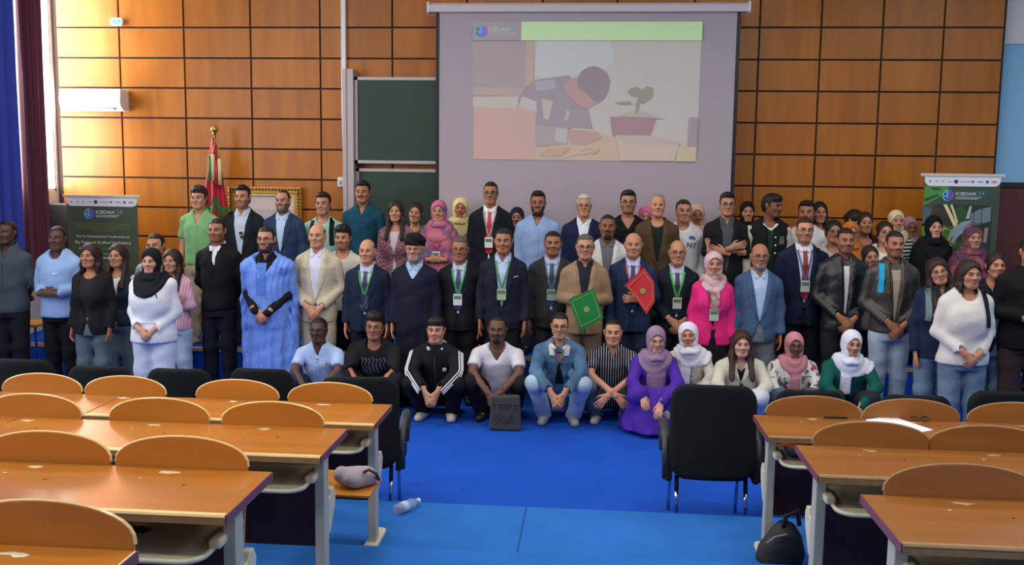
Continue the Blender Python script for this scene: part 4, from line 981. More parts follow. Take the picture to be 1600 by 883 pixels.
def skin_material():
    m = bpy.data.materials.new('skin'); nt, b = nodes_of(m)
    a = nt.nodes.new('ShaderNodeVertexColor'); a.layer_name = 'tone'; nt.links.new(a.outputs['Color'], b.inputs['Base Color'])
    b.inputs['Roughness'].default_value = 0.52; b.inputs['Specular IOR Level'].default_value = 0.35
    b.inputs['Subsurface Weight'].default_value = 0.0
    return m
M_SKIN = skin_material()
# ---- hair and headscarf forms, sculpted once round the same skull
def cranium(g_, infl):
    A = g_.new(); g_.ell(A, (0, 0.016, 0.028), (0.076+infl, 0.097+infl, 0.088+infl), 0)
    g_.ell(A, (0, 0.030, -0.03), (0.066+infl, 0.078+infl, 0.07), 0.03); return A
def hair_form(kind):
    res = 0.0062
    if kind in ('long', 'longwavy', 'bob'):
        g_ = Grid((-0.14, -0.18, -0.36), (0.14, 0.16, 0.15), 0.0075)
    else:
        g_ = Grid((-0.13, -0.14, -0.12), (0.13, 0.16, 0.18), res)
    X, Y, Z = g_.X, g_.Y, g_.Z; aX = np.abs(X)
    infl = {'buzz': 0.005, 'short': 0.010, 'full': 0.017, 'curly': 0.026, 'quiff': 0.014, 'thin': 0.005, 'fringe': 0.015, 'tied': 0.010, 'long': 0.014, 'longwavy': 0.018, 'bob': 0.017, 'horseshoe': 0.005, 'swept': 0.016}[kind]
    A = cranium(g_, infl)
    if kind in ('full', 'quiff', 'swept'): g_.ell(A, (0.0, -0.022, 0.098), (0.062, 0.070, 0.034 if kind != 'swept' else 0.030), 0.02)
    if kind == 'fringe': g_.ell(A, (0.0, -0.035, 0.075), (0.074, 0.058, 0.048), 0.02)
    if kind == 'curly':
        g_.ell(A, (0, -0.012, 0.095), (0.078, 0.085, 0.050), 0.02)
        A = A+0.007*np.sin(95*X+3)*np.sin(90*Y+1)*np.sin(85*Z)
    # hairline: forehead height, temples, sideburn, nape
    hz = {'buzz': 0.078, 'thin': 0.092, 'fringe': 0.052, 'curly': 0.068, 'horseshoe': 0.2, 'swept': 0.06}.get(kind, 0.078)
    if kind not in ('long', 'longwavy', 'bob', 'tied'):
        A = A+np.clip((aX-0.045)/0.035, 0, 1)*(0.55*infl if kind not in ('buzz', 'thin') else 0)*np.clip((0.095-Z)*25, 0, 1)+np.clip(-0.045-Y, 0, 0.06)*0.16*np.clip((0.10-Z)*30, 0, 1)
    long_ = kind in ('long', 'longwavy', 'bob', 'tied')
    if long_:
        # open an oval for the face, with a centre parting
        face = (X/(0.062))**2+((Z+0.018)/0.092)**2-1
        keep = np.maximum(-face*0.06, Y*0-0.2)
        cut = np.minimum(face*0.05, -(Y+0.005))  # >0 outside oval or behind
        A = np.maximum(A, -np.maximum(face*0.06, Y+0.005))
        if kind == 'tied': g_.ell(A, (0, 0.115, 0.03), (0.035, 0.032, 0.035), 0.01)
        else:
            low = {'long': -0.32, 'longwavy': -0.30, 'bob': -0.15}[kind]; w = 0.026 if kind != 'longwavy' else 0.034
            for s in (-1, 1):
                g_.cap(A, (s*0.070, 0.005, 0.02), (s*0.080, 0.0, -0.10), w*0.7, w, 0.02, sq=(1, 1.4, 1))
                g_.cap(A, (s*0.080, 0.0, -0.10), (s*(0.090 if kind != 'bob' else 0.078), -0.125 if kind != 'bob' else -0.02, low), w, w*0.75, 0.02, sq=(1, 1.4, 1))
            g_.cap(A, (0, 0.07, 0.0), (0, 0.10, low+0.03), 0.07, 0.06, 0.03, sq=(1.2, 0.7, 1))
            A = A+0.0035*np.sin(aX*190+Z*(10 if kind == 'long' else 40))*np.clip((0.05-Z)*8, 0, 1)
        A = np.maximum(A, -np.maximum(face*0.06, Y+0.012)) if kind != 'tied' else A
    else:
        fr = np.maximum(Z-hz, Y+0.045)          # forehead region kept when above hairline or behind
        front_ok = Z-hz-0.02*np.cos(np.clip(aX/0.07, 0, 1)*math.pi*0.5)*0+0.25*np.maximum(0, aX-0.045)
        side_ok = np.minimum(Y+0.030, Z-0.0)    # temples
        burn_ok = np.minimum(np.minimum(Y+0.022, Z+0.012), 0.001-np.maximum(0, Y-0.0))
        back_ok = np.minimum(Y-0.036, Z+0.072)
        ear_ok = np.minimum(Y+0.022, Z-0.032)
        ok = np.maximum(np.maximum(front_ok, ear_ok), np.maximum(back_ok, burn_ok))
        if kind == 'horseshoe': ok = np.minimum(np.maximum(np.maximum(ear_ok, back_ok), burn_ok), 0.062-Z+0.0*Y)
        A = np.maximum(A, -ok)
        if kind in ('full', 'quiff', 'swept', 'short', 'fringe'): A = A+0.0022*np.sin(130*X+50*Z)*np.sin(70*Y+2)
    V, Q = g_.nets(A.astype(np.float32))
    return np_mesh('hair', V, Q)
HAIR = {}
def hair(kind):
    if kind not in HAIR: HAIR[kind] = hair_form(kind)
    return HAIR[kind]
def scarf_form(kind):
    res = 0.0078
    g_ = Grid((-0.15, -0.16, -0.24), (0.15, 0.16, 0.16), 0.0068); X, Y, Z = g_.X, g_.Y, g_.Z
    infl = 0.011 if kind == 'tight' else 0.016
    A = cranium(g_, infl)
    g_.ell(A, (0, -0.012, -0.06), (0.070+infl*0.6, 0.078, 0.075), 0.03)
    g_.cap(A, (0, 0.0, -0.10), (0, 0.012, -0.17), 0.074, 0.082, 0.03, sq=(1, 0.95, 1))
    if kind != 'turban': g_.cap(A, (0, 0.006, -0.14), (0, 0.012, -0.20), 0.080, 0.090, 0.03)
    if kind in ('drape', 'long', 'shoulder'): g_.ell(A, (0.0, -0.035, -0.155), (0.098, 0.085, 0.045), 0.03)
    if kind == 'turban':
        A = g_.new(); g_.ell(A, (0, 0.016, 0.078), (0.106, 0.120, 0.086), 0); g_.ell(A, (0, 0.030, 0.045), (0.096, 0.100, 0.060), 0.02)
        A = A+0.006*np.sin(90*(Z+0.35*X))
    if kind != 'turban':
        face = (X/0.0575)**2+((Z+0.014)/0.082)**2-1
        A = np.maximum(A, -np.maximum(face*0.055, Y+0.012))
        # gathers running round the face and down
        A = A+0.0026*np.sin(70*np.abs(X)+55*Z+18*Y)*np.clip((-0.02-Z)*12, 0.15, 1)
    else: A = np.maximum(A, -np.maximum(Z-0.058-0.1*(Y+0.1), 0.0-(Z-0.058-0.1*(Y+0.1)))*0+(0.042-0.28*np.maximum(0, Y)-Z))
    V, Q = g_.nets(A.astype(np.float32)); return np_mesh('headscarf', V, Q)
SCARF = {}
def scarf(kind):
    if kind not in SCARF: SCARF[kind] = scarf_form(kind)
    return SCARF[kind]
def glasses_mesh():
    mb = MB()
    for s in (-1, 1):
        mb.tube([(s*0.033+0.0235*math.cos(a), -0.100+0.010*abs(math.cos(a))*(1 if math.cos(a)*s > 0 else 0), 0.001+0.0185*math.sin(a)) for a in [2*math.pi*k/16 for k in range(17)]], 0.0022, 5)
        mb.tube([(s*0.056, -0.092, 0.006), (s*0.078, -0.055, 0.007), (s*0.084, 0.01, 0.004)], 0.0022, 5)
    mb.tube([(-0.010, -0.104, 0.003), (0.010, -0.104, 0.003)], 0.0022, 5)
    return mb.mesh('eyeglasses', smooth=True)
GLASSES = glasses_mesh()
def shoe_form():
    g_ = Grid((-0.06, -0.2, 0), (0.06, 0.1, 0.12), 0.012); A = g_.new()
    g_.cap(A, (0, 0.04, 0.045), (0, -0.03, 0.05), 0.048, 0.050, 0.02); g_.cap(A, (0, 0.0, 0.03), (0, -0.14, 0.03), 0.042, 0.040, 0.03); g_.cap(A, (0, 0.035, 0.05), (0, 0.03, 0.09), 0.045, 0.046, 0.02)
    A = np.maximum(A, 0.004-g_.Z); return np_mesh('shoe', *g_.nets(A.astype(np.float32)))
SHOE = shoe_form()

SKINS = {'pale': rgb(206, 152, 126), 'light': rgb(192, 136, 106), 'tan': rgb(168, 112, 82), 'brown': rgb(134, 86, 60), 'dark': rgb(112, 74, 54), 'deep': rgb(92, 62, 50)}
HAIRC = {'black': rgb(22, 18, 18), 'brown': rgb(44, 28, 22), 'grey': rgb(140, 134, 130), 'white': rgb(190, 186, 182), 'salt': rgb(84, 78, 76), 'auburn': rgb(60, 32, 22)}
def rot3(yaw, pitch, roll):
    return np.array(Euler((pitch, roll, yaw), 'XYZ').to_matrix(), np.float32)
PEOPLE = []
class Person:
    pass
def make_person(px, py, Y, floor, label, skin='tan', hairk='short', hairc='black', female=False, pose='sides', head=(0, 0, 0), yaw=0.0,
                top=None, under=None, trousers=(30, 30, 36), shoes=(30, 28, 28), beard=None, beardc=None, specs=None, scarfk=None, scarfc=None, wide=1.0, belly=1.0,
                tie=None, lanyard=None, badge=None, collar=None, res=0.016, skirt=None, hd='hi', extra=None, size=None, hs=None, legs_infl=0.016, wx=None, lap=True):
    """px,py: where the crown of the head shows in the photograph at depth Y"""
    P = Person(); pt = at(px, py, Y); X0 = pt.x; ztop = pt.z-floor
    hs = hs or (0.955 if female else 1.0)
    if scarfk or hairk in ('full', 'quiff', 'curly', 'long', 'longwavy', 'bob', 'swept', 'fringe'): ztop -= 0.015
    if scarfk == 'turban': ztop -= 0.035
    squat = pose.startswith('squat')
    nbz = 0.775 if squat else 1.475
    hy = -0.10 if squat else 0.0
    s = (ztop-0.276*hs)/nbz
    if squat and not (0.8 < s < 1.3): print('squat scale', label, s)
    if not squat: print('%4d %.2f %s' % (px, ztop, label[:40]))
    wide = wide*0.93; sw = (0.148 if female else 0.170)*wide/0.93*(s if not squat else 1.0)**0.5; J = {}
    if squat: s2 = s; 
    def S(x, y, z): return np.array([x, y*s, z*s], np.float32)
    w = wide
    if not squat:
        J['nb'] = S(0, 0.0, 1.475); J['pel'] = S(0, 0.01, 0.80); 
        hipx = 0.092*w; hip = S(0, 0.012, 0.92)
        legs = [[(sg*hipx, hip[1], hip[2]), (sg*0.098*w, -0.008*s, 0.49*s), (sg*0.105*w, 0.02*s, 0.09*s)] for sg in (-1, 1)]
        shz = 1.378*s; shy = 0.012
        ex = sw+0.042
        A_ = {'sides': [((ex, 0.03, 1.12), (ex+0.005, -0.05, 0.88))], 'clasp': [((ex+0.01, 0.045, 1.12), (0.055, -0.175, 0.955))],
              'belly': [((ex+0.005, 0.03, 1.13), (0.06, -0.205, 1.10))], 'behind': [((ex, 0.06, 1.13), (0.09, 0.15, 0.95))],
              'cross': [((ex+0.01, -0.03, 1.13), (-0.03, -0.19, 1.17))], 'pocket': [((ex+0.03, 0.06, 1.13), (0.20, -0.02, 0.93))],
              'hold': [((ex+0.01, 0.03, 1.13), (0.05, -0.21, 1.13))]}
        if '+' in pose: pl, prr = pose.split('+')
        else: pl = prr = pose
        arms = []
        for sg, pk in ((-1, pl), (1, prr)):
            e, wr = A_[pk][0]
            o = 1.0
            if pk == 'cross': wr = (wr[0], wr[1]-(0.03 if sg < 0 else 0), wr[2]+(0.03 if sg < 0 else -0.02))
            if pk == 'clasp': wr = (wr[0], wr[1]-(0.02 if sg < 0 else 0), wr[2]-(0.0 if sg < 0 else 0.02))
            arms.append([(sg*sw, shy, shz), (sg*e[0], e[1]*s, e[2]*s), (sg*wr[0], wr[1]*s, wr[2]*s)])
        poses = (pl, prr)
        prof = [(0, 0.172*w, 0.122*belly), (0.14, 0.172*w, 0.128*belly), (0.36, 0.158*w, 0.118*belly), (0.62, 0.170*w, 0.122), (0.80, 0.168*w, 0.112), (0.90, 0.135*w, 0.085), (1.0, 0.062, 0.058)]
        if female: prof = [(0, 0.176*w, 0.122*belly), (0.14, 0.172*w, 0.122*belly), (0.38, 0.142*w, 0.102*belly), (0.66, 0.152*w, 0.132), (0.80, 0.150*w, 0.110), (0.90, 0.118*w, 0.08), (1.0, 0.055, 0.052)]
    else:
        J['nb'] = S(0, -0.10, 0.775); J['pel'] = S(0, 0.18, 0.20)
        kx = 0.222*w; ky, kz = -0.26, 0.425
        if pose == 'squatk': kx, ky, kz = 0.15, -0.30, 0.42
        legs = [[(sg*0.10, 0.17*s, 0.27*s), (sg*kx, ky*s, kz*s), (sg*0.135, -0.02*s, 0.09*s)] for sg in (-1, 1)]
        shz = 0.688*s; shy = -0.075*s
        if pose == 'squatx': wr = [(0.03, -0.42, 0.37), (-0.03, -0.40, 0.36)]
        elif pose == 'squatk': wr = [(-0.12, -0.36, 0.43), (0.05, -0.40, 0.36)]
        else: wr = [(-0.055, -0.40, 0.36), (0.055, -0.40, 0.36)]
        arms = [[(sg*sw, shy, shz), (sg*0.215*w, -0.225*s, 0.535*s), (wr[i][0], wr[i][1]*s, wr[i][2]*s)] for i, sg in enumerate((-1, 1))]
        poses = (pose, pose)
        prof = [(0, 0.17*w, 0.12*belly), (0.25, 0.165*w, 0.13*belly), (0.6, 0.172*w, 0.124), (0.80, 0.168*w, 0.112), (0.90, 0.135*w, 0.085), (1.0, 0.062, 0.058)]
        if female: prof = [(a, b*0.92, c) for a, b, c in prof]
    nb = J['nb']
    lo = np.array([-0.40, -0.36, -0.0]); hi = np.array([0.40, 0.26, nb[2]+0.10])
    if squat: lo = np.array([-0.42, -0.58*s, 0.0]); hi = np.array([0.42, 0.40*s, nb[2]+0.10])
    if wx: lo[0] -= wx; hi[0] += wx
    G = Grid(lo, hi, res); GX, GY, GZ = G.X, G.Y, G.Z
    TOR = G.new(); G.loft(TOR, J['pel'], nb, prof, 0.0)
    for sg in (-1, 1): G.cap(TOR, (sg*0.03, nb[1]+0.02, nb[2]-0.008), (sg*(sw-0.012), shy+0.01, shz+0.004), 0.040, 0.044, 0.05)
    if female and not squat:
        for sg in (-1, 1): G.ell(TOR, (sg*0.06, -0.075*s, 1.24*s), (0.065, 0.050, 0.07), 0.06)
    rr_ = (0.049, 0.041, 0.034, 0.027) if not female else (0.041, 0.035, 0.030, 0.024)
    ARM = G.new()
    for a in arms: G.cap(ARM, a[0], a[1], rr_[0]*w, rr_[1]*w, 0.02); G.cap(ARM, a[1], a[2], rr_[1]*w*0.95, rr_[3], 0.02)
    LEG = G.new()
    for l in legs:
        G.cap(LEG, l[0], l[1], 0.088*w, 0.060*w, 0.03); G.cap(LEG, l[1], l[2], 0.058*w, 0.042, 0.03)
    if squat: G.cap(LEG, (-0.09, 0.18*s, 0.24*s), (0.09, 0.18*s, 0.24*s), 0.12, 0.12, 0.04)
    # wrinkles shared by the clothes
    ph = (px*0.37) % 6.28
    WR = (0.0042*np.sin(23*GZ+9*GX+ph)*np.sin(17*GX-6*GZ+2*ph)+0.0028*np.sin(41*GZ-22*GX+3*ph)*np.sin(9*GZ+ph)).astype(np.float32)
    # ---------------- body: skin surface, head and hands joined into one figure
    g2 = 1 if (top and top.get('sleeve') == 'short') else 2
    body = smin(smin(TOR+0.012, ARM+(0.004 if g2 == 2 else 0.0), 0.02), LEG+0.010, 0.03)
    for l in legs: body = G.cap(body, l[2], (l[2][0], l[2][1]-0.10, 0.045), 0.035, 0.028, 0.02)
    body = smin(body, G.cap(G.new(), (0, nb[1]+0.035, nb[2]-0.05), (0, nb[1]+0.025, nb[2]+0.05), 0.050, 0.046 if female else 0.052, 0), 0.03)
    if g2 == 2:
        bV, bQ = surface_nets(np.ascontiguousarray(body[::2, ::2, ::2]), *[a_[::2] for a_ in G.ax])
    else: bV, bQ = G.nets(body)
    sk = np.array(SKINS[skin], np.float32); sk = np.clip(sk*(1+0.10*math.sin(px*1.7)), 0, 1)
    Vs = [bV]; Qs = [bQ]; Cs = [np.tile(sk, (len(bV), 1))]; off = len(bV)
    if res > 0.018: hd = 'lo'
    hV, hQ = HEADS[hd, 1 if female else 0]
    hc = np.array(HAIRC[hairc]); bc = np.array(HAIRC[beardc or hairc])
    cols = head_colors(hV, sk, hc*0.9 if hairc not in ('white',) else hc*0.5, beard, bc, female)
    hv = hV.copy()
    rs = random.Random(int(px*13+py)); fw_, fl_ = 1+rs.uniform(-0.05, 0.05), 1+rs.uniform(-0.02, 0.02)
    if beard == 'full': 
        m_ = (hv[:, 2] < -0.06) & (hv[:, 2] > -0.13) & (hv[:, 1] < -0.01); hv[m_, 1] -= 0.006; hv[m_, 2] -= 0.007
    HR = rot3(head[0], head[1], head[2]); HC = np.array([0, nb[1]-0.012, nb[2]+0.160*hs], np.float32); piv = np.array([0, 0.03, -0.10], np.float32)
    scl = np.array([hs*fw_, hs, hs*fl_], np.float32)
    Vs.append((hv*scl-piv)@HR.T+piv+HC); Qs.append(hQ+off); Cs.append(cols); off += len(hV)
    HM = Matrix.Translation(Vector(HC+piv)) @ Matrix(HR.tolist()).to_4x4() @ Matrix.Translation(Vector(-piv)) @ Matrix.Diagonal((*[float(q) for q in scl], 1))
    def add_hand(kind, wrist, d, n, mirror):
        nonlocal off
        hv_, hq_ = HANDS[kind]; k_ = 0.93 if female else 1.04
        d = np.array(d, np.float32); d /= np.linalg.norm(d); n = np.array(n, np.float32); n = n-d*(n@d); n /= np.linalg.norm(n)
        z_ = -d; y_ = -n; x_ = np.cross(y_, z_)
        v = hv_*k_
        if mirror: v = v*np.array([-1, 1, 1], np.float32)
        v = v[:, 0:1]*x_+v[:, 1:2]*y_+v[:, 2:3]*z_+np.array(wrist, np.float32)
        q = hq_+off
        if mirror: q = q[:, ::-1]
        Vs.append(v.astype(np.float32)); Qs.append(q); Cs.append(np.tile(sk*0.97, (len(v), 1)).astype(np.float32)); off += len(v)
    for i, sg in enumerate((-1, 1)):
        a = arms[i]; fa = np.array(a[2])-np.array(a[1]); fa = fa/np.linalg.norm(fa); pk = poses[i]
        # thumb sits on +x of the hand; palm along n
        if pk in ('sides', 'pocket'): add_hand('relax', a[2], fa*0.6+np.array([0, -0.1, -0.5]), (-sg, 0.1, 0), sg > 0)
        elif pk == 'clasp': add_hand('curl', a[2], (-sg*0.75, -0.18, -0.75), (0, 1, -0.1), sg < 0)
        elif pk in ('belly', 'hold'): add_hand('curl', a[2], (-sg*0.95, -0.15, 0.05), (0, 1, 0), sg < 0)
        elif pk == 'behind': add_hand('curl', a[2], (-sg, 0.1, -0.3), (0, -1, 0), sg > 0)
        elif pk == 'cross': add_hand('flat', a[2], (-sg*0.9, 0.15, 0.25), (0, 1, 0), sg < 0)
        elif pk == 'squatx': add_hand('relax', a[2], (-sg*0.7, -0.1, -0.7), (0, 1, 0), sg < 0)
        elif pk == 'squatk': add_hand('relax', a[2], (-sg*0.3, -0.5, -0.8), (0, 0.6, -0.8), sg < 0)
        else: add_hand('curl', a[2], (-sg*0.35, -0.35, -0.85), (-sg*0.6, 0.8, 0), sg < 0)
    V = np.concatenate(Vs); Q = np.concatenate(Qs); C = np.concatenate(Cs)
    me = np_mesh('person', V, Q); ca = me.color_attributes.new('tone', 'FLOAT_COLOR', 'POINT')
    ca.data.foreach_set('color', np.concatenate([C, np.ones((len(C), 1))], 1).astype(np.float32).ravel())
    root = link('person', me, M_SKIN, None, (X0, Y, floor), (0, 0, yaw)); tag(root, label, 'person', 'people in the group photograph')
    # keep the crown where it should be when the head is tilted forward
    # ---------------- clothing
    def put(name, F, col, lab=None, stride=1):
        V_, Q_ = G.nets(F.astype(np.float32)) if stride == 1 else surface_nets(np.ascontiguousarray(F[::stride, ::stride, ::stride].astype(np.float32)), *[a_[::stride] for a_ in G.ax])
        if len(V_) == 0: return None
        m_ = col if isinstance(col, bpy.types.Material) else cloth(rgb(*col), name)
        o = link(name, np_mesh(name, V_, Q_), m_, root)
        if lab: o['label'] = lab
        return o
    nd = np.sqrt(GX**2+((GY-nb[1]-0.02))**2)
    NECK = np.maximum(nd-0.066, nb[2]-0.05-GZ)       # vertical hole round the neck
    PANTS = None
    if trousers is not None:
        tcol = trousers
        PA = G.new()
        for l in legs:
            G.cap(PA, l[0], l[1], 0.090*w, 0.066*w, 0.03); G.cap(PA, l[1], (l[2][0], l[2][1], l[2][2]-0.02*s), 0.064*w, 0.056, 0.03)
        if squat: G.cap(PA, (-0.09, 0.18*s, 0.24*s), (0.09, 0.18*s, 0.24*s), 0.125, 0.125, 0.04)
        PA = PA-legs_infl+WR
        if not squat:
            PA = np.where(GZ > 0.86*s, np.maximum(PA, TOR-0.009), PA); PA = smin(PA, np.maximum(TOR-0.008, GZ-1.0*s), 0.015)
        PA = np.maximum(PA, 0.045-GZ)
        if skirt: PA = np.maximum(PA, 0.2*0-1+0*GZ) if False else PA
        put('trousers', PA, tcol, stride=2 if res > 0.018 else 1)
    if skirt is not None:
        SK = G.new(); z1_ = 1.0*s if not squat else 0.45*s
        if not squat: G.loft(SK, (0, 0.01, 0.06), (0, 0.01, z1_), [(0, 0.24*w, 0.20), (0.5, 0.20*w, 0.16), (1, 0.15*w, 0.115)], 0, fold=(0.014, 9, ph))
        else:
            G.loft(SK, (0, -0.04, 0.02), (0, -0.02, 0.46*s), [(0, 0.30, 0.36), (0.6, 0.26, 0.32), (1, 0.17, 0.18)], 0, fold=(0.014, 9, ph))
            SK = smin(SK, LEG-0.03, 0.05)
        put('skirt', SK+WR, skirt)
    if not skirt or not squat:
        for l in legs:
            link('shoe', SHOE, mat('shoe_leather', rgb(*shoes), 0.5), root, (l[2][0], l[2][1], 0.0), (0, 0, 0.12*(1 if l[2][0] > 0 else -1)))
    F = None; t = dict(top or {})
    # sleeves and shirt bodies
    def sleeves(length, infl, cuff=0.0):
        A = G.new()
        for a in arms:
            a0, a1, a2 = [np.array(q, np.float32) for q in a]
            if length == 'short':
                e = a0+(a1-a0)*0.66; G.cap(A, a0, e, (rr_[0]+0.006)*w+infl, (rr_[1]+0.012)*w+infl, 0.02)
            elif length == 'elbow':
                e = a1+(a2-a1)*0.1; G.cap(A, a0, e, (rr_[0]+0.006)*w+infl, (rr_[1]+0.01)*w+infl, 0.02)
            elif length == 'none': pass
            else:
                G.cap(A, a0, a1, (rr_[0]+0.004)*w+infl, (rr_[1]+0.004)*w+infl, 0.02); e = a1+(a2-a1)*1.03; G.cap(A, a1, e, (rr_[1]+0.004)*w+infl, rr_[3]+0.010+infl*0.8, 0.02)
        return A
    def cutplane(A, p, n_):   # keep the side n_ points away from
        n_ = np.array(n_, np.float32); n_ /= np.linalg.norm(n_)
        return np.maximum(A, ((GX-p[0])*n_[0]+(GY-p[1])*n_[1]+(GZ-p[2])*n_[2]))
    def sleeve_cut(A, length):
        # square off the sleeve ends
        B = A
        for a in arms:
            a0, a1, a2 = [np.array(q, np.float32) for q in a]
            if length == 'short': e, d = a0+(a1-a0)*0.72, a1-a0
            elif length == 'elbow': e, d = a1+(a2-a1)*0.12, a2-a1
            else: e, d = a1+(a2-a1)*1.04, a2-a1
            d = d/np.linalg.norm(d)
            near = np.sqrt((GX-e[0])**2+(GY-e[1])**2+(GZ-e[2])**2)-0.16
            pl_ = (GX-e[0])*d[0]+(GY-e[1])*d[1]+(GZ-e[2])*d[2]
            B = np.where((near < 0) & (pl_ > -0.02), np.maximum(B, pl_), B)
        return B
    if under:
        U = np.maximum(TOR-0.006, (0.86*s if not squat else 0)-GZ); U = np.maximum(U, np.maximum(np.abs(GX)-0.14*w, GY-nb[1]-0.02*0-0.05))
        vv = under.get('v', 0.0)
        nk = np.maximum(NECK, -1)
        U = np.maximum(U, -nk)
        if under.get('collar', True):
            ring_ = np.maximum(np.abs(nd-0.068)-0.012, np.maximum(nb[2]-0.055-GZ, GZ-nb[2]-0.040-0.25*(GY-nb[1])))
            ring_ = np.maximum(ring_, -(np.maximum(np.abs(GX)-0.012-0.4*np.maximum(0, GZ-nb[2]+0.03), GY-nb[1]+0.01)))
            U = smin(U, ring_, 0.01)
            opn = under.get('open', 0.0)
            if opn: U = np.maximum(U, -np.maximum(np.maximum(np.abs(GX)-0.3*(GZ-(nb[2]-opn)), nb[2]-opn-GZ), GY-nb[1]))
        else:
            U = np.maximum(U, -np.maximum(np.maximum(np.sqrt(GX**2+(GZ-nb[2]-0.01)**2)-0.075, GY-nb[1]), 0*GZ-1))
            if vv: U = np.maximum(U, -np.maximum(np.maximum(np.abs(GX)-0.55*(GZ-(nb[2]-vv)), nb[2]-vv-GZ), GY-nb[1]))
        FU = U
        put(under.get('name', 'shirt'), U+WR*0.4, under['col'])
        P.FU = U
    if top:
        infl = t.get('infl', 0.014); ln = t.get('sleeve', 'long')
        F = smin(TOR-infl, sleeve_cut(sleeves(ln, infl*0.55), ln) if ln != 'none' else G.new(), 0.014)
        hem = t.get('hem', 0.90 if not squat else None)
        if t.get('robe'):
            R_ = G.new(); rw = t['robe']; rd = t.get('rdepth', 1.0)
            G.loft(R_, (0, 0.01, 0.10), (0, 0.015, 1.42*s), [(0, 0.26*rw, 0.19*rd), (0.35, 0.235*rw, 0.17*rd), (0.7, 0.225*rw, 0.155*rd), (0.92, 0.215*rw, 0.135*rd), (1, 0.15*rw, 0.08)], 0, fold=(0.014, 11, ph, 0.85))
            F = smin(F, R_, 0.05); hem = 0.07
            if t.get('cape'):
                for sg in (-1, 1):
                    C_ = G.new(); zz = nb[2]
                    G.cap(C_, (sg*0.09, 0.0, zz-0.045), (sg*0.20, 0.03, zz-0.105), 0.055, 0.060, 0.03, sq=(1, 1.7, 1))
                    G.cap(C_, (sg*0.20, 0.03, zz-0.105), (sg*0.255, 0.09, 1.02*s), 0.058, 0.040, 0.04, sq=(0.9, 1.7, 1)); G.cap(C_, (sg*0.255, 0.09, 1.02*s), (sg*0.20, 0.06, 0.16*s), 0.040, 0.075, 0.04, sq=(0.9, 1.7, 1))
                    F = smin(F, C_, 0.04)
                F = F+0.0055*np.sin(120*np.abs(GX)+25*GY+6*np.sin(7*GZ))*np.clip((GZ-0.2)*2, 0.4, 1)
        if t.get('flare'):
            R_ = G.new(); G.loft(R_, (0, 0.01, hem*s), (0, 0.01, 1.1*s), [(0, (0.175+t['flare'])*w, 0.13+t['flare']), (1, 0.15*w, 0.11)], 0, fold=(0.008, 7, ph)); F = smin(F, R_, 0.04)
        if t.get('poncho'):
            R_ = G.new()
            G.loft(R_, (0, 0.01, t['poncho']*s), (0, 0.02, nb[2]-0.01), [(0, 0.31*w, 0.20), (0.5, 0.27*w, 0.17), (0.85, 0.19*w, 0.11), (1, 0.07, 0.06)], 0, fold=(0.012, 10, ph)); F = smin(F, R_, 0.04)
        F = F+WR
        if hem: F = np.maximum(F, hem*s-GZ)
        F = np.maximum(F, -NECK)
        nk = t.get('neck', 'crew')
        if nk == 'crew': F = np.maximum(F, -np.maximum(np.sqrt(GX**2+(GZ-nb[2]-0.012)**2)-0.070, GY-nb[1]))
        elif nk == 'wide': F = np.maximum(F, -np.maximum(np.sqrt(GX**2+(GZ-nb[2]-0.0)**2)-0.090, GY-nb[1]))
        elif nk in ('v', 'vdeep'):
            dv = 0.13 if nk == 'v' else 0.2
            F = np.maximum(F, -np.maximum(np.maximum(np.abs(GX)-0.6*(GZ-(nb[2]-dv)), nb[2]-dv-GZ), GY-nb[1]-0.0))
        elif nk in ('collar', 'polo'):
            ring_ = np.maximum(np.abs(nd-0.071)-0.013, np.maximum(nb[2]-0.06-GZ, GZ-nb[2]-0.040-0.3*(GY-nb[1])))
            wedge = np.maximum(np.abs(GX)-0.02-0.45*np.maximum(0, GZ-nb[2]+0.02), GY-nb[1])
            F = smin(F, np.maximum(ring_, -wedge), 0.008)
            F = np.maximum(F, -np.maximum(np.maximum(np.abs(GX)-0.35*(GZ-(nb[2]-t.get('opening', 0.10))), nb[2]-t.get('opening', 0.10)-GZ), GY-nb[1]))
        elif nk == 'hood':
            T_ = G.new()
            pts_ = [(0.085*math.cos(a_), nb[1]+0.015+0.085*math.sin(a_), nb[2]-0.03+0.045*math.sin(a_)) for a_ in [math.radians(-90+k_*36) for k_ in range(11)]]
            for a_, b_ in zip(pts_[:-1], pts_[1:]): G.cap(T_, a_, b_, 0.030, 0.030, 0.02)
            G.ell(T_, (0, nb[1]+0.10, nb[2]-0.04), (0.10, 0.06, 0.09), 0.03); F = smin(F, T_, 0.015)
            F = np.maximum(F, -np.maximum(np.sqrt(GX**2+(GZ-nb[2]-0.02)**2)-0.062, GY-nb[1]))
        elif nk == 'stand':
            ring_ = np.maximum(np.abs(nd-0.070)-0.011, np.maximum(nb[2]-0.05-GZ, GZ-nb[2]-0.035-0.2*(GY-nb[1]))); F = smin(F, ring_, 0.01)
        op = t.get('open')
        if op:      # jacket front: (half width at neck, half width at hem, height where it closes)
            w0, w1, zc_ = op; zc_ = zc_*s if not squat else zc_*s
            zt2 = nb[2]+0.02; up = np.clip((GZ-zc_)/(zt2-zc_), 0, 1)
            hwid = np.where(GZ > zc_, 0.004+w0*up**0.85, 0.004+w1*np.clip((zc_-GZ)/(0.3*s), 0, 1))
            wedge = np.maximum(np.abs(GX-t.get('shift', 0.0))-hwid, GY-nb[1]-0.0)
            if squat: wedge = np.maximum(np.abs(GX-t.get('shift', 0.0))-hwid, GY-J['pel'][1]+0.02)
            F = np.maximum(F, -np.maximum(wedge, -(TOR+0.004)))
        o = put(t.get('name', 'shirt'), F, t['col'])
        P.top = o
